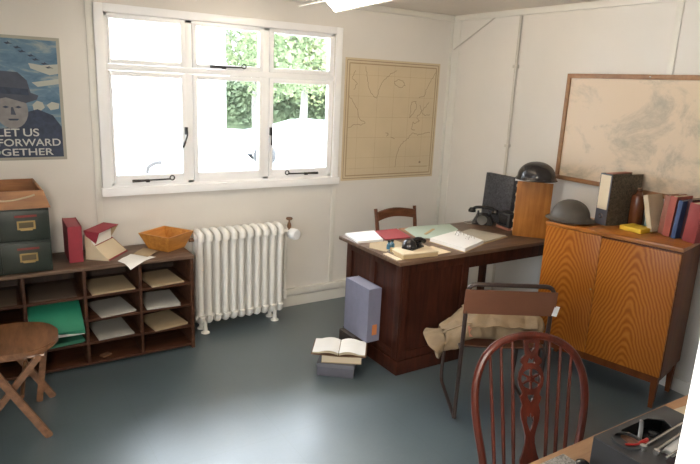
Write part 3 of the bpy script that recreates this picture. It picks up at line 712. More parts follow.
# ================================================================== LEFT FOLDING CHAIR
t = thing('folding_chair', 'brown wooden folding chair with a round seat at the left edge', 'chair', (.09, 3.19, 0), math.radians(-6))
def seatf(rx, ry, z0, z1, n=36, ex=2.4):
    P = []
    for k in range(n):
        a = 2*PI*k/n; c_, s_ = math.cos(a), math.sin(a)
        P.append((rx*math.copysign(abs(c_)**(2/ex), c_), ry*math.copysign(abs(s_)**(2/ex), s_)))
    return P
m = MB(); m.prism(seatf(.205, .205, 0, 0), .435, .462, bev=.006); m.build('seat', 'stool', t)
m = MB(); m.tube([(-.14, -.17, .425), (.14, -.17, .425)], .012, 8); m.tube([(-.14, .17, .425), (.14, .17, .425)], .012, 8); m.build('seat_rail', 'stool', t)
for s in (-1, 1):
    y = s*.205
    def bar(p, q, wd, tk, nm):
        p, q = Vector(p), Vector(q); d = (q-p).normalized(); n_ = Vector((-d.z, 0, d.x))*wd/2; o_ = Vector((0, tk/2, 0))
        MB().hexa([p-n_-o_, p+n_-o_, p+n_+o_, p-n_+o_], [q-n_-o_, q+n_-o_, q+n_+o_, q-n_+o_], bev=.004).build(nm, 'stool', t)
    bar((.135+(.02 if s > 0 else 0), y, .0), (-.33, y, .86), .036, .024, 'front_leg')
    bar((.085, y*.86, .0), (.145, y*.86, .43), .032, .022, 'rear_leg') if s > 0 else bar((-.22, y*.86, 0), (.12, y*.86, .43), .032, .022, 'rear_leg')
MB().tube([(.03, -.19, .23), (.03, .19, .23)], .010, 8).build('stretcher', 'stool', t)
MB().hexa([(-.315, -.2, .70), (-.300, -.2, .70), (-.300, .2, .70), (-.315, .2, .70)], [(-.36, -.2, .84), (-.345, -.2, .84), (-.345, .2, .84), (-.36, .2, .84)], bev=.003).build('backrest', 'stool', t)

# ================================================================== DESK
DXa, DXb, DYa, DYb, DZ = 2.075, 3.56, 2.655, 3.35, .755
t = thing('desk', 'large dark oak pedestal desk standing along the right wall', 'desk', (0, 0, 0))
MB().box(DXa, DXb, DYa, DYb, DZ-.026, DZ, .006).build('desk_top', 'desktop', t)
px0, px1, py0, py1 = 2.135, 2.665, 2.695, 3.31
m = MB(); m.box(px0, px1, py0, py1, .0, DZ-.026)
m.build('pedestal', 'desk', t)
# side face: frame stiles and two recessed looking panels
m = MB()
for y0, y1 in ((py0-.004, py0+.055), (py1-.055, py1+.004), ((py0+py1)/2-.028, (py0+py1)/2+.028)): m.box(px0-.012, px0+.001, y0, y1, .10, DZ-.026, .003)
m.box(px0-.0115, px0+.001, py0, py1, DZ-.085, DZ-.027, .003); m.box(px0-.0115, px0+.001, py0, py1, .10, .155, .003)
m.build('side_frame', 'desk', t)
m = MB()
m.box(px0-.004, px0+.05, py0-.012, py0+.001, .10, DZ-.026, .003); m.box(px1-.05, px1+.003, py0-.012, py0+.001, .10, DZ-.026, .003)
m.box(px0, px1, py0-.0115, py0+.001, DZ-.085, DZ-.027, .003); m.box(px0, px1, py0-.0115, py0+.001, .10, .155, .003)
m.build('front_frame', 'desk', t)
m = MB(); m.box(px0-.014, px1+.01, py0-.014, py1+.012, 0, .095, .006); m.build('plinth', 'desk', t)
MB().box(px1, DXb-.015, DYa+.030, DYa+.052, DZ-.115, DZ-.026, .003).build('apron', 'desk', t)
MB().box(px1, DXb-.015, DYb-.060, DYb-.040, DZ-.115, DZ-.026, .003).build('apron', 'desk', t)
MB().prism([(0, 0), (0, -.08), (-.03, -.075), (-.07, -.045), (-.10, 0)], 0, .022, T(3.50, DYa+.055, DZ-.115) @ XZ()).build('corner_bracket', 'desk', t)
MB().box(3.50, 3.545, DYa+.03, DYa+.075, 0, DZ-.026, .003).build('leg', 'desk', t)
MB().box(3.40, 3.445, DYb-.08, DYb-.035, 0, DZ-.026, .003).build('leg', 'desk', t)

# chair behind desk
t = thing('wooden_chair', 'brown wooden chair behind the desk with only its curved top rail showing', 'chair', (2.862, 3.605, -.045), 0)
rail = []
m = MB()
m.grid(lambda u, v: (-.185+.37*u, .155+.035*math.sin(u*PI), .765+.07*v-.0*u+(.018*math.sin(u*PI) if v > .5 else .018*math.sin(u*PI))), 14, 4, .018)
m.build('top_rail', 'chairwood', t)
m = MB(); m.grid(lambda u, v: (-.185+.37*u, .12+.025*math.sin(u*PI), .60+.04*v), 10, 2, .016); m.build('back_slat', 'chairwood', t)
for s in (-1, 1):
    MB().tube(smooth_path([(s*.175, .14, .045), (s*.18, .09, .42), (s*.185, .115, .6), (s*.195, .165, .86)]), [.017]*8+[.016]*8+[.014]*3, 8).build('leg', 'chairwood', t)
    MB().tube([(s*.17, -.21, .045), (s*.17, -.21, .43)], .018, 8).build('leg', 'chairwood', t)
MB().box(-.195, .195, -.24, .115, .43, .455, .008).build('seat', 'chairwood', t)

# ---- things on the desk
def quadthing(name, label, cat, pts, z, h, mat, group=None, n=1):
    m = MB()
    for i in range(n):
        j = [(p[0]+random.uniform(-.002, .002)*(i > 0), p[1]+random.uniform(-.002, .002)*(i > 0)) for p in pts]
        m.prism(j, h*i/n, h*(i+1)/n)
    cx = sum(p[0] for p in pts)/len(pts); cy = sum(p[1] for p in pts)/len(pts)
    o = m.build(name, mat, smooth=0); o.data.transform(T(-cx, -cy, 0)); o.location = (cx, cy, z); tag(o, label, cat, group); return o
quadthing('paper_pad', 'white paper pad at the far left corner of the desk', 'paper', [(2.085, 3.125), (2.27, 3.105), (2.36, 3.34), (2.12, 3.34)], DZ+.0005, .014, 'paper', n=4)
quadthing('card_folder', 'red card folder on the desk behind the white pad', 'folder', [(2.30, 3.12), (2.50, 3.10), (2.56, 3.345), (2.37, 3.345)], DZ+.0005, .008, 'crimcard')
quadthing('manila_folder', 'brown manila folder edge showing between the red and pale green folders', 'folder', [(2.52, 2.99), (2.545, 2.985), (2.66, 3.345), (2.58, 3.345)], DZ+.0005, .006, plain('brown_manila', (.34, .18, .10), .7))
quadthing('card_folder', 'large pale green folder spread on the back of the desk', 'folder', [(2.53, 3.08), (2.61, 3.01), (2.88, 3.09), (2.97, 3.14), (3.03, 3.30), (2.70, 3.34), (2.60, 3.30)], DZ+.007, .004, 'mint')
quadthing('wooden_ruler', 'thin wooden ruler lying on the pale green folder', 'ruler', [(2.64, 3.10), (2.80, 3.20), (2.79, 3.215), (2.63, 3.115)], DZ+.0115, .005, 'card')
quadthing('envelope', 'buff envelope lying on the desk beside the blue bottle', 'envelope', [(2.090, 3.00), (2.14, 2.87), (2.36, 2.93), (2.36, 3.09), (2.16, 3.098)], DZ+.0005, .003, 'buff')
quadthing('card_index_sheet', 'small cream printed card lying right of the cardboard box', 'card', [(2.40, 2.70), (2.52, 2.71), (2.50, 2.87), (2.41, 2.85)], DZ+.0005, .003, 'cream')
quadthing('card_strip', 'buff strip along the left front edge of the desk', 'card', [(2.09, 2.85), (2.085, 2.70), (2.125, 2.70), (2.13, 2.85)], DZ+.0005, .004, 'cream')
# cardboard box with a stapler / punch
t = thing('cardboard_tray', 'shallow cardboard box on the front left corner of the desk', 'box', (2.265, 2.765, DZ+.0005), math.radians(-6))
MB().box(-.125, .125, -.078, .078, 0, .030, .003).build('box_body', 'card', t)
MB().box(-.128, .128, -.080, .080, .026, .033, .002).build('box_lid', 'cream', t)
t = thing('desk_punch', 'black domed desk punch sitting on the cardboard box', 'hole punch', (2.285, 2.80, DZ+.034), math.radians(20))
MB().box(-.075, .065, -.04, .04, 0, .010, .003).build('base', 'black', t)
MB().lathe([(0, .060), (.020, .057), (.038, .044), (.046, .022), (.047, .010)], (-.03, .01, 0), 22).build('dome', plain('worn_black_metal', (.05, .045, .045), .22, .5), t)
m = MB(); m.tube(smooth_path([(.0, .0, .045), (.035, -.01, .052), (.07, -.015, .040), (.095, -.02, .028)]), [.014]*9+[.016]*10, 10); m.build('lever', 'black', t)
MB().box(.015, .05, -.03, .02, .01, .035, .004).build('punch_block', 'black', t)
# blue bottle / lighter pair
t = thing('ink_bottle', 'small blue twin bottle with dark caps on the left of the desk', 'bottle', (2.205, 2.93, DZ+.004), .3)
for s in (-1, 1):
    MB().lathe([(0, 0), (.015, 0), (.016, .004), (.015, .028), (.008, .036), (.008, .044), (0, .044)], (s*.017, 0, 0), 16).build('bottle_body', 'bluebot', t)
    MB().lathe([(0, .044), (.010, .044), (.010, .056), (0, .057)], (s*.017, 0, 0), 14).build('bottle_cap', 'blackm', t)
# small pale pot at the edge
t = thing('pen_rest', 'small brass and glass pen rest near the desk front edge', 'pen rest', (2.155, 2.835, DZ+.0045), .2)
MB().box(-.015, .015, -.04, .04, 0, .008, .002).build('base', 'chrome', t)
MB().lathe([(0, .008), (.012, .008), (.010, .02), (.013, .03), (0, .03)], (0, .01, 0), 12).build('glass_cup', 'brass', t)

# open ring binder
t = thing('ring_binder', 'open ring binder with white pages in the middle of the desk', 'binder', (0, 0, DZ+.0005))
A, Bp, Cc, Dd, Ee, Ff = (2.56, 2.975), (2.60, 2.665), (2.875, 2.775), (2.885, 3.07), (3.185, 2.85), (3.085, 3.13)
def sh(poly, k):
    cx = sum(p[0] for p in poly)/len(poly); cy = sum(p[1] for p in poly)/len(poly)
    return [(cx+(p[0]-cx)*k, cy+(p[1]-cy)*k) for p in poly]
def quadp(poly, z0, z1, mt, nm, p_=None): m = MB(); m.prism(poly, z0, z1); return m.build(nm, mt, p_ or t, smooth=0)
quadp([A, Bp, Cc, Dd], .0, .003, 'card', 'cover_board'); quadp([Dd, Cc, Ee, Ff], 0, .003, 'card', 'cover_board')
quadp(sh([A, Bp, Cc, Dd], .97), .003, .026, 'paper', 'page_block')
quadp(sh([Dd, Cc, Ee, Ff], .93), .003, .010, plain('grey_buff_page', (.42, .38, .30), .7), 'page_block')
m = MB(); sp = Vector((2.81, 2.80, 0)); ep = Vector((2.81, 3.02, 0)); dr = (ep-sp)
for k in (.15, .28, .62, .75):
    c = sp+dr*k; m.tube([(c.x+.028*math.cos(a), c.y, .018+.038*math.sin(a)) for a in [i*PI/10 for i in range(11)]], .0022, 6)
m.build('binder_rings', 'chrome', t)

# telephone
t = thing('telephone', 'black bakelite telephone at the back right corner of the desk', 'telephone', (3.33, 3.255, DZ+.0005), math.radians(-50))
m = MB(); m.hexa([(-.085, -.08, 0), (.085, -.08, 0), (.085, .08, 0), (-.085, .08, 0)], [(-.05, -.03, .062), (.05, -.03, .062), (.05, .055, .075), (-.05, .055, .075)], bev=.008); m.build('phone_body', 'black', t)
m = MB(); m.lathe([(.038, 0), (.040, .005), (.030, .010), (0, .010)], mat=T(0, -.062, .034) @ Matrix.Rotation(math.radians(52), 4, 'X'), seg=24); m.build('dial', plain('dull_dial', (.08, .08, .08), .35, .3), t)
m = MB(); m.box(-.048, -.034, .0, .03, .068, .095, .003); m.box(.034, .048, .0, .03, .068, .095, .003); m.build('cradle', 'black', t)
m = MB(); m.tube(smooth_path([(-.085, .015, .100), (-.06, .015, .118), (0, .015, .124), (.06, .015, .118), (.085, .015, .100)]), .012, 10)
for s in (-1, 1): m.lathe([(0, -.02), (.028, -.02), (.030, -.008), (.018, .012), (0, .016)], (s*.09, .015, .100), 18)
m.build('handset', 'black', t)
MB().tube(smooth_path([(-.06, -.05, .006), (-.10, -.09, .006), (-.135, -.05, .006), (-.10, 0, .006), (-.07, .03, .02)]), .003, 6).build('telephone_cord', 'greyp', t)
# box camera like black box
t = thing('black_box', 'small black leathercloth box with brown base in front of the dark board', 'box', (3.392, 3.045, DZ+.0005), math.radians(-8))
MB().box(-.055, .055, -.07, .07, .018, .125, .006).build('box_body', plain('black_leathercloth', (.02, .02, .022), .5, var=.3, scale=60), t)
MB().box(-.060, .060, -.072, .072, 0, .018, .003).build('wooden_base', 'bk_brn', t)
MB().box(-.058, -.055, -.045, .045, .035, .105).build('front_plate', 'black', t)
# marbled dark board / lever file leaning against the wall
t = thing('dark_folder', 'tall black marbled file standing behind the telephone against the wall', 'folder', (3.45, 3.085, DZ+.0005), 0, rot=(0, math.radians(3), 0))
MB().box(0, .045, .02, .315, 0, .375, .003).build('cover', 'marbleB', t)
MB().box(.006, .038, .316, .320, .01, .36).build('spine_label', 'greydark', t, smooth=0)

# oak card drawer cabinet
t = thing('card_index_cabinet', 'honey oak card index cabinet standing on the right end of the desk', 'cabinet', (3.25, 2.872, DZ+.0005), math.radians(-49))
W2, D2, H2 = .238, .085, .400
MB().box(0, W2, 0, D2, 0, H2, .003).build('cabinet_body', 'oakbox', t)
for k in range(6):
    d = MB().box(-.004, 0, .006, D2-.006, .012+k*.064, .071+k*.064, .001).build('drawer', 'trayw', t)
    MB().box(-.010, -.004, .03, .055, .03+k*.064, .048+k*.064, .002).build('drawer_handle', 'cream', d)
o = MB().box(-.022, W2+.010, -.016, D2+.02, 0, .008, .001).build('paper_sheet', 'paper')
o.location = (3.25, 2.872, DZ+H2+.0012); o.rotation_euler = (0, 0, math.radians(-49)); tag(o, 'thin white sheet lying on the oak cabinet under the helmet', 'paper')
def helmet(label, loc, rz, mat, R_=.118, H_=.098, brim=.028, strap=True, s_=1.0, tilt=(0, 0)):
    t = thing('steel_helmet', label, 'helmet', loc, rz, 'steel helmets', rot=(tilt[0], tilt[1], rz))
    pr = []
    for i in range(13):
        a = PI/2*(1-i/12); pr.append((R_*math.cos(a)**.9 if i else 0, .016+H_*math.sin(a)))
    pr += [(R_+.006, .012), (R_+brim*.6, .006), (R_+brim, .0), (R_+brim+.001, .002)]
    pr2 = [(r_-.003 if r_ > .01 else 0, z_-.004) for r_, z_ in pr[::-1][2:]]
    MB().lathe(pr+[(R_+brim-.002, -.001)]+pr2[1:], seg=40, sx=1.0, sy=1.07).build('helmet_shell', mat, t, smooth=60)
    m = MB(); m.tube([((R_+brim)*math.cos(a), 1.07*(R_+brim)*math.sin(a), .001) for a in [k*2*PI/40 for k in range(40)]], .0022, 6, closed=True); m.build('rim', mat, t)
    return t
helmet('glossy black steel helmet on top of the oak card cabinet', (3.362, 2.812, DZ+H2+.0125), .3, 'helmA', R_=.124, H_=.110, brim=.012)

# ================================================================== FIGURED WOOD CABINET
AX, AY, ANG = 3.035, 2.415, math.radians(-77.2)
t = thing('cupboard', 'orange figured wood cupboard with two doors against the right wall', 'cupboard', (AX, AY, 0), ANG)
CW, CD, CB, CT = .795, .365, .205, .98
MB().box(0, CW, .012, CD, CB, CT-.022, .002).build('carcass', 'cabside', t)
MB().box(-.004, CW+.004, -.004, CD, CT-.022, CT, .003).build('top_board', 'cabtop', t)
xm = .355
MB().box(.003, xm-.001, -.004, .011, CB+.004, CT-.024, .0015).build('door', chevron('figured_veneer_left', .17, 2.8, 125), t)
d = MB().box(xm+.001, CW-.003, -.004, .011, CB+.004, CT-.034, .0015).build('door', chevron('figured_veneer_right', .575, 2.8, 125), t)
MB().lathe([(0, 0), (.006, 0), (.005, .002), (0, .002)], mat=T(xm-.02, -.004, .62) @ Matrix.Rotation(PI/2, 4, 'X'), seg=12).build('keyhole', 'brass', d)
m = MB(); m.box(.02, CW-.02, .02, .042, CB-.05, CB); m.box(.02, CW-.02, CD-.04, CD-.02, CB-.05, CB); m.box(.02, .042, .042, CD-.04, CB-.05, CB); m.box(CW-.042, CW-.02, .042, CD-.04, CB-.05, CB)
m.build('base_rail', 'cabside', t)
for xx in (.03, CW-.03):
    for yy in (.035, CD-.035):
        MB().hexa([(xx-.012, yy-.012, 0), (xx+.012, yy-.012, 0), (xx+.012, yy+.012, 0), (xx-.012, yy+.012, 0)], [(xx-.02, yy-.02, CB), (xx+.02, yy-.02, CB), (xx+.02, yy+.02, CB), (xx-.02, yy+.02, CB)]).build('leg', 'cabside', t)

helmet('matt olive brown steel helmet on the left end of the cupboard', (3.184, 2.358, CT+.014), .1, 'helmB', R_=.112, H_=.108, brim=.030)
o = MB().tube(smooth_path([(3.085, 2.43, CT+.010), (3.055, 2.405, CT+.003), (3.048, 2.35, CT+.003), (3.075, 2.30, CT+.004), (3.11, 2.27, CT+.006)]), .006, 6, flat=.4).build('helmet_strap', 'leather')
tag(o, 'brown leather chin strap hanging by the olive helmet on the cupboard', 'strap')
# lever arch file
ZT = CT+.0008
t = thing('lever_arch_file', 'large brown marbled lever arch file with a cream spine label', 'file', (3.282, 2.172, ZT), math.radians(-10))
MB().box(0, .004, 0, .092, 0, .318, .001).build('spine', 'greydark', t)
for yy in (0, .089): MB().box(.004, .255, yy, yy+.003, 0, .318).build('cover_board', 'marbleA', t, smooth=0)
MB().box(.012, .235, .006, .086, .012, .305).build('page_block', 'buff', t, smooth=0)
MB().box(-.0012, 0, .008, .086, .098, .310).build('spine_label', 'cream', t, smooth=0)
m = MB(); m.tube([(-.002, .046+.013*math.cos(a), .055+.013*math.sin(a)) for a in [k*2*PI/16 for k in range(16)]], .0025, 6, closed=True); m.build('finger_ring', 'chrome', t)
o = MB().box(0, .20, 0, .05, 0, .004, .001).build('red_notebook', 'bk_brn'); o.location = (3.30, 2.18, ZT+.3186); tag(o, 'thin reddish notebook lying on top of the lever arch file', 'notebook')
# stoneware bottle
t = thing('brown_bottle', 'brown glazed bottle standing behind the yellow book', 'bottle', (3.458, 2.090, ZT))
MB().lathe([(0, 0), (.040, 0), (.043, .006), (.043, .17), (.038, .195), (.020, .208), (.016, .222), (.019, .228), (0, .228)], seg=28).build('bottle_body', 'brownglaze', t)
MB().lathe([(0, .228), (.013, .228), (.014, .240), (0, .242)], seg=14).build('stopper', 'leather', t)
# yellow
o = MB().box(0, .125, 0, .14, 0, .026, .002).build('yellow_book', 'yellow'); o.location = (3.292, 1.945, ZT); o.rotation_euler = (0, 0, math.radians(-2)); tag(o, 'small bright yellow book lying flat on the cupboard', 'book')
def book(name, label, x, y, th_, h_, d_, mat, tilt=math.radians(3), group='books at the right end of the cupboard', band=None):
    t = thing(name, label, 'book', (x, y, ZT+th_*max(0, -math.sin(tilt))), 0, group, rot=(tilt, 0, math.radians(-3)))
    m = MB(); e = .0025
    m.box(0, e, 0, th_, 0, h_, .0008); m.box(e, d_, 0, e, 0, h_); m.box(e, d_, th_-e, th_, 0, h_)
    m.build('cover', mat, t)
    MB().box(e, d_-.004, e, th_-e, .004, h_-.004).build('page_block', 'cream', t, smooth=0)
    if band: MB().box(-.0006, 0, .004, th_-.004, h_*.72, h_*.86).build('spine_label', band, t, smooth=0)
    return t
book('book', 'pale blue thin book behind the cream leaning book', 3.455, 2.004, .022, .115, .10, 'bk_lblue', 0)
book('book', 'cream book leaning left towards the brown bottle', 3.385, 1.930, .030, .222, .14, 'bk_cream', math.radians(-17))
book('book', 'brownish red book just right of the cream leaning one', 3.425, 1.885, .036, .232, .125, 'bk_brn')
book('book', 'tall brick red book between the brown one and the navy one', 3.395, 1.832, .042, .238, .15, 'bk_red')
book('book', 'navy blue book between the brick red book and the dark one', 3.385, 1.790, .026, .222, .165, 'bk_blue')
book('book', 'dark maroon topped book behind the navy book', 3.425, 1.758, .028, .232, .13, 'bk_dark')
book('book', 'thick wine red book at the far right end of the row', 3.372, 1.672, .072, .222, .175, 'bk_wine')

# ================================================================== BOXES BESIDE THE DESK
t = thing('flat_grey_box', 'dark grey flat box at the bottom of the floor pile beside the desk', 'box', (1.825, 2.905, 0), math.radians(-40))
MB().box(-.115, .115, -.075, .105, 0, .072, .003).build('box_base', 'greydark', t)
MB().box(-.118, .118, -.078, .108, .060, .085, .003).build('box_lid', plain('mid_grey_cloth', (.13, .13, .15), .6), t)
def flatbook(label, loc, rz, w_, d_, h_, mat, mp='cream'):
    t = thing('flat_book', label, 'book', loc, rz, 'books piled on the floor box')
    m = MB(); m.box(-w_/2, w_/2, -d_/2, d_/2, 0, .003); m.box(-w_/2, w_/2, -d_/2, d_/2, h_-.003, h_); m.box(-w_/2, w_/2, d_/2-.003, d_/2, .003, h_-.003); m.build('cover', mat, t, smooth=0)
    MB().box(-w_/2+.003, w_/2-.003, -d_/2+.004, d_/2-.003, .003, h_-.003).build('page_block', mp, t, smooth=0)
flatbook('cream paged book lying on the grey floor box under the open book', (1.865, 2.915, .0855), math.radians(-34), .25, .18, .058, 'buff')
t = thing('open_book', 'open book with white pages on top of the floor pile', 'book', (1.845, 2.912, .1445), math.radians(-36))
m = MB(); m.grid(lambda u, v: (-.170+.34*u, -.105+.21*v, .001+.006*abs(u-.5)*2), 8, 4, .003); m.build('cover', 'leather', t)
for s in (-1, 1):
    def pg(u, v, s=s): return (s*(.002+.160*u), -.100+.20*v, .012+.026*math.sin(min(1, u*1.15+.12)*PI*.85)*(1-.35*u))
    MB().grid(pg, 12, 4, .0015).build('page', 'paper', t)
    def pg2(u, v, s=s): return (s*(.002+.158*u), -.099+.198*v, .005+.006*u+.018*math.sin(min(1, u*1.15+.12)*PI*.85)*(1-.35*u))
    MB().grid(pg2, 12, 4, .006).build('page_block', 'cream', t)
o = MB().box(-.035, .085, -.07, .10, 0, .165, .004).build('dark_ledger_stack', plain('dark_brown_ledger', (.05, .035, .03), .6))
o.location = (2.022, 3.055, .0); o.rotation_euler = (0, 0, 0); tag(o, 'dark brown ledger box on the floor under the upright grey box file', 'box')
boxfile('grey_box_file', 'tall grey blue box file leaning upright against the left end of the desk', (2.020, 2.875, .1665), 0, .096, .358, .275, 'greybox', plain('light_grey_blue_cloth', (.24, .24, .31), .6), None)
bx = [o for o in COL.objects if o.name == 'grey_box_file'][0]
MB().box(.038, .074, -.0015, 0, .045, .115).build('paper_label', 'orange', bx, smooth=0)

# ================================================================== TUBULAR CHAIR WITH BAG
t = thing('tubular_chair', 'dark tubular metal chair with a brown back panel in front of the desk', 'chair', (2.300, 2.014, 0), math.radians(-31.3))
hw, top = .222, .80
frame = fillet([(-hw, .42, .40), (-hw, .50, .012), (-hw, .012, .012), (-hw, -.04, top), (hw, -.04, top), (hw, .012, .012), (hw, .50, .012), (hw, .42, .40)], .05, 6)
frame = None
m = MB(); m.tube(fillet([(-hw, .0, .009), (-hw-.0, -.045, top), (hw, -.045, top), (hw, 0, .009)], .05, 6), .0115, 10); m.build('back_tube', 'brown_metal', t)
for s in (-1, 1):
    MB().tube(fillet([(s*hw, .005, .012), (s*hw, .44, .012), (s*hw, .40, .43), (s*hw, -.02, .43)], .05, 6), .0105, 10).build('leg', 'brown_metal', t)
for yy in (.03, .36): MB().tube([(-hw, yy, .425), (hw, yy, .425)], .009, 8).build('cross_bar', 'brown_metal', t)
m = MB(); m.grid(lambda u, v: (-hw-.016+(2*hw+.032)*u, -.056-.035*math.sin(u*PI)*0-.0+.006*(1-v)+(.775-(.64+.135*v))*.055, .640+.135*v), 10, 4, .004); m.build('back_panel', 'canvas', t)
m = MB(); m.grid(lambda u, v: (-hw+.002+(2*hw-.004)*u, .0+.38*v, .446-.010*math.sin(u*PI)), 8, 6, .004); m.build('seat', 'canvas', t)
o = MB().box(0, .028, 0, .0015, -.055, 0).build('paper_tag', 'paper'); o.parent = t; o.location = (hw+.012, -.052, .70); o.rotation_euler = (0, .25, .1)
# canvas bag slumped on the seat
def bag_axis(x):            # centre height of the bag along its length, drooping past the seat edge
    return .504-(max(0, -.17-x)**1.2)*.95
def crumple(x, y, z):
    a = noise.noise(Vector((x*9, y*8, z*9))); b_ = noise.noise(Vector((x*21+4, y*17, z*19)))
    r_ = 1-abs(noise.noise(Vector((x*7+y*9, y*4-z*8, 3))))*2
    return a*.028+b_*.014+r_*.014
def bagf(u, v):
    th_ = u*2*PI; q = min(1, v*1.0)
    x = -.325+.55*q
    prof_ = (1-abs(2*q-1)**4.5)**.5 if 0 < q < 1 else 0
    if q < .5: prof_ = max(prof_, .72)*(1 if q > .02 else .98)
    c_, s_ = math.cos(th_), math.sin(th_)
    ry, rz_ = .155*prof_, .058*prof_*(1.0-.1*q)
    y = .175+ry*math.copysign(abs(c_)**.8, c_)-.02*q
    z = rz_*math.copysign(abs(s_)**.75, s_)
    n_ = crumple(x, y, z)*(1 if z > -.02 or x < -.24 else .15)
    zz = bag_axis(x)+z+max(0, s_)*n_*1.2+(min(0, s_)*n_ if x < -.24 else 0)
    if x > -.25: zz = max(zz, .4535)
    return (x+n_*.4, y+c_*n_, zz)
t = thing('canvas_bag', 'khaki canvas bag slumped over the seat of the tubular chair', 'bag', (2.322, 2.001, 0), math.radians(-31.3))
m = MB(); m.grid(bagf, 44, 46); bb = m.build('bag_body', 'tan', t, smooth=80)
def mouth(u, v):
    th_ = u*2*PI; c_, s_ = math.cos(th_), math.sin(th_)
    x = -.315-.045*v-.060*v*max(0, s_)+.02*v*max(0,-s_); k = .80+.42*v+.06*math.sin(th_*3+1)*v
    y = .175+.13*k*c_; z = bag_axis(x)*(.98)+.048*k*s_*(1+.5*v)+.008*v
    return (x, y, z+.006*math.sin(th_*5)*v)
m = MB(); m.grid(mouth, 36, 8, .005); m.build('bag_mouth', 'tan', t, smooth=80)
def flap(u, v):
    x = -.21+.36*u; y = -.005+.25*v
    z = .574-.010*u-max(0, -.17-x)**1.2*.95+.012-.050*max(0, .35-v)**1.2*2.2+.5*crumple(x*1.3, y*1.3, .6)
    return (x+.02*math.sin(v*3), y, z)
m = MB(); m.grid(flap, 26, 14, .005); m.build('bag_flap', 'tan', t, smooth=80)
m = MB(); m.grid(lambda u, v: (-.205+.030*u-.012*v, .004+.012*v, .490+.055*v), 6, 6, .003); m.build('strap_patch', 'salmon', t)
m = MB(); m.tube(smooth_path([(-.34, .05, .49), (-.30, .02, .525), (-.25, .012, .550), (-.20, .02, .562)]), .010, 8, flat=.4); m.build('bag_strap', 'tan', t)

# ================================================================== WINDSOR CHAIR
t = thing('windsor_chair', 'red brown wheelback windsor chair in the foreground facing the near table', 'chair', (1.495, 1.02, 0), math.radians(-27.7))
# local y + = back.
yb0, zb0 = .215, .455
def rk(x, z): return Vector((x, yb0+(z-zb0)*.27, z))
half = [(.168, .44), (.176, .50), (.192, .58), (.203, .66), (.203, .73), (.190, .79), (.163, .843), (.118, .882), (.062, .903), (0, .910)]
bow = [rk(x, z) for x, z in half]+[rk(-x, z) for x, z in half[::-1][1:]]
MB().tube(smooth_path(bow, 4), .0145, 10, flat=1.0).build('back_bow', 'mahog', t)
def zbow(x):
    for (a, za), (b, zb_) in zip(half[4:-1], half[5:]):
        if b <= abs(x) <= a: return za+(zb_-za)*(a-abs(x))/(a-b)
    return .9
for s in (-1, 1):
    for xb, xt in ((.058, .070), (.093, .112), (.128, .152)):
        zt = zbow(xt)-.004; p0, p1 = rk(s*xb, .45), rk(s*xt, zt)
        MB().tube([p0, p0.lerp(p1, .3), p0.lerp(p1, .6), p1], [.0065, .0075, .0065, .005], 8).build('spindle', 'mahog', t)
# pierced splat, drawn in the xz plane then raked
rake = math.atan(.27)
SM = T(0, yb0, zb0) @ Matrix.Rotation(-rake, 4, 'X') @ XZ()
Lr = 1/math.cos(rake)
hs = [(.036, -.01), (.037, .02), (.026, .05), (.018, .085), (.017, .11), (.024, .14), (.033, .17), (.036, .20), (.030, .222), (.036, .236), (.040, .25), (.030, .262), (.036, .275), (.044, .29), (.048, .315), (.044, .34), (.036, .355), (.030, .365), (.040, .375), (.036, .39), (.022, .40), (.026, .42), (.030, .45), (.030, .466)]
outl = hs+[(-x, z) for x, z in hs[::-1]]
def circ(cx, cy, r_, n=16, a0=0): return [(cx+r_*math.cos(a0+2*PI*k/n), cy+r_*math.sin(a0+2*PI*k/n)) for k in range(n)]
holes = []
for k in range(6):
    a0 = k*PI/3+.10+PI/6; a1 = (k+1)*PI/3-.10+PI/6
    holes.append([(.036*math.cos(a), .315+.036*math.sin(a)) for a in [a0+(a1-a0)*i/5 for i in range(6)]]+[(.014*math.cos((a0+a1)/2+.25), .315+.014*math.sin((a0+a1)/2+.25)), (.014*math.cos((a0+a1)/2-.25), .315+.014*math.sin((a0+a1)/2-.25))])
holes.append([(0, .125), (.013, .16), (.012, .182), (.004, .176), (0, .195), (-.004, .176), (-.012, .182), (-.013, .16)])
holes.append([(0, .232), (.010, .245), (.012, .258), (-.012, .258), (-.010, .245)])
holes.append([(-.014, .372), (.014, .372), (.008, .392), (0, .383), (-.008, .392)])
holes.append([(0, .412), (.012, .43), (.012, .445), (-.012, .445), (-.012, .43)])
curve_shape('pierced_splat', [outl]+holes, .010, 'mahog', t, SM)
o = MB().lathe([(0, .009), (.009, .008), (.012, 0), (.009, -.008), (0, -.009)], mat=SM @ T(0, .315, 0), seg=14).build('wheel_boss', 'mahog', t)
P = []
for k in range(40):
    a = 2*PI*k/40; c_, s_ = math.cos(a), math.sin(a)
    P.append(((.215-.02*max(0, s_))*math.copysign(abs(c_)**.8, c_), .205*math.copysign(abs(s_)**.85, s_)+.03))
MB().prism(P, .425, .452, bev=.008).build('seat', 'mahog', t)
for sx_ in (-1, 1):
    for sy_ in (-1, 1):
        p0 = Vector((sx_*.12, .03+sy_*.12, .43)); p1 = Vector((sx_*.19, .03+sy_*.19, 0))
        MB().tube([p0.lerp(p1, q) for q in (0, .15, .3, .45, .55, .6, .8, 1)], [.012, .017, .020, .017, .012, .018, .016, .010], 10).build('leg', 'mahog', t)
MB().tube([(-.155, -.10, .2), (-.155, .16, .2)], .009, 8).build('stretcher', 'mahog', t)
MB().tube([(.155, -.10, .2), (.155, .16, .2)], .009, 8).build('stretcher', 'mahog', t)
MB().tube([(-.155, .03, .2), (.155, .03, .2)], .009, 8).build('stretcher', 'mahog', t)

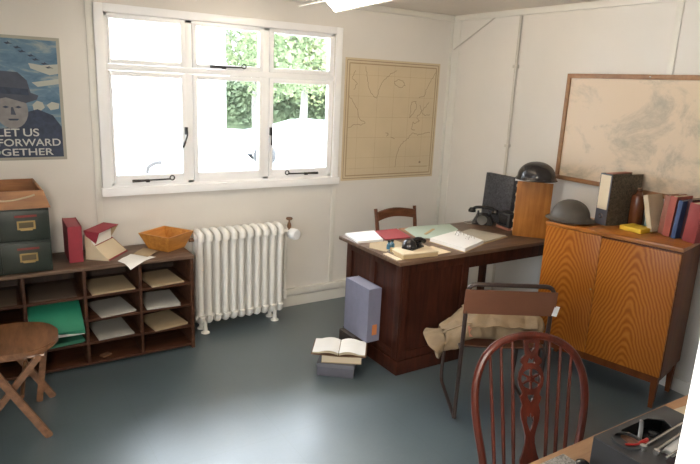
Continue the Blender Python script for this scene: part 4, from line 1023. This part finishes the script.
# ================================================================== FOREGROUND TABLE
t = thing('side_table', 'light oak table in the near right foreground against the doorway wall', 'table', (0, 0, 0))
MB().box(.66, 2.40, .255, .948, .722, .750, .004).build('table_top', 'table', t)
for xx in (.70, 2.33):
    for yy in (.28, .88): MB().box(xx, xx+.045, yy, yy+.045, 0, .722, .003).build('leg', 'table', t)
m = MB(); m.box(.745, 2.33, .895, .915, .675, .722); m.box(.745, 2.33, .29, .31, .675, .722); m.build('apron', 'table', t)
o = MB().box(-.235, .064, -.19, .160, 0, .006, .002).build('speckled_mat', 'mat'); o.location = (1.30, .765, .7505); tag(o, 'grey speckled mat under the black levers on the near table', 'mat')
# dark grey equipment case
t = thing('equipment_case', 'open dark grey metal equipment case on the near table', 'case', (1.372, .846, .7508))
cw, cd, ch = .345, .36, .100
m = MB(); tk = .006
m.box(0, tk, -cd, 0, 0, ch); m.box(cw-tk, cw, -cd, 0, 0, ch); m.box(tk, cw-tk, -tk, 0, 0, ch); m.box(tk, cw-tk, -cd, -cd+tk, 0, ch); m.box(tk, cw-tk, -cd+tk, -tk, 0, tk)
m.build('case_body', 'casegrey', t, smooth=0)
rim_ = [(0, 0), (cw, 0), (cw, -cd), (0, -cd)]
hole_ = [(.100, -.017), (.225, -.017), (.262, -.045), (.245, -.080), (.100, -.090), (.055, -.068), (.062, -.040)]
hole2 = [(.100, -.130), (.30, -.110), (.31, -.33), (.05, -.33), (.045, -.19)]
curve_shape('top_panel', [rim_, hole_, hole2], .004, 'casegrey', t, T(0, 0, ch+.002))
MB().box(.075, .150, -.075, -.010, tk, .078).build('inner_block', plain('brick_mottled', (.34, .17, .11), .7, var=.5, scale=50), t)
m = MB(); m.lathe([(0, 0), (.034, 0), (.036, .012), (.014, .014), (.012, .020), (0, .021)], (.205, -.050, .062), 28); m.build('reel', 'black', t)
m = MB(); m.tube(smooth_path([(.105, -.068, .098), (.13, -.055, .110), (.165, -.035, .116), (.185, -.022, .110)]), [.006]*19, 8, flat=.6); m.build('metal_arm', plain('grey_alloy', (.22, .22, .23), .4, .5), t)
m = MB(); m.tube(smooth_path([(.040, -.068, .106), (.065, -.085, .108), (.092, -.088, .110), (.112, -.086, .108)]), [.003]*9+[.0055]*10, 8); m.build('red_handle', 'redpl', t)
m = MB(); m.lathe([(.034, 0), (.040, 0), (.040, .007), (.034, .007)], (.058, -.062, ch+.004), 28); m.build('ring_flange', 'casegrey', t)
m = MB()
for y0, y1 in ((-.100, -.088), (-.128, -.112), (-.160, -.150)): m.tube([(.075, y0, .108), (.28, y1, .110)], .0035, 8)
m.lathe([(0, 0), (.009, 0), (.009, .014), (0, .015)], (.062, -.105, .104), 14); m.lathe([(0, 0), (.008, 0), (.008, .014), (0, .015)], (.075, -.135, .104), 14)
m.build('levers', 'chrome', t)
MB().box(.125, .23, -.150, -.100, .085, .103, .002).build('paper_roll', 'paper', t)
MB().box(.06, .11, -.20, -.135, .06, .100, .004).build('dark_block', plain('plum_block', (.04, .02, .03), .5), t)
quadthing('paper_sheet', 'white paper on the near table behind the equipment case', 'paper', [(1.722, .86), (1.735, .925), (2.02, .90), (1.98, .80), (1.735, .79)], .7508, .004, 'cream')
quadthing('paper_sheet', 'white printed sheet beside the equipment case close to the door frame', 'paper', [(1.735, .77), (1.95, .77), (1.93, .45), (1.735, .47)], .7508, .004, 'paper')
# black lever key
t = thing('lever_key', 'small black lever mechanism on the speckled mat on the near table', 'mechanism', (1.235, .79, .757), math.radians(20))
MB().box(-.07, .09, -.035, .035, 0, .010, .003).build('base', 'black', t)
m = MB(); m.tube([(-.08, .015, .028), (.10, .012, .030)], .0055, 8); m.tube([(-.02, -.03, .035), (-.02, .035, .035)], .005, 8); m.tube([(.05, -.02, .01), (.05, -.02, .04)], .006, 8); m.tube([(-.02, .03, .008), (-.02, .03, .036)], .005, 8)
m.build('lever_arm', 'blackm', t)
MB().lathe([(0, 0), (.016, .002), (.018, .010), (.010, .016), (0, .017)], (.095, .012, .030), 16).build('knob', 'black', t)
MB().box(-.06, -.03, -.015, .02, .01, .04, .003).build('coil', 'blackm', t)
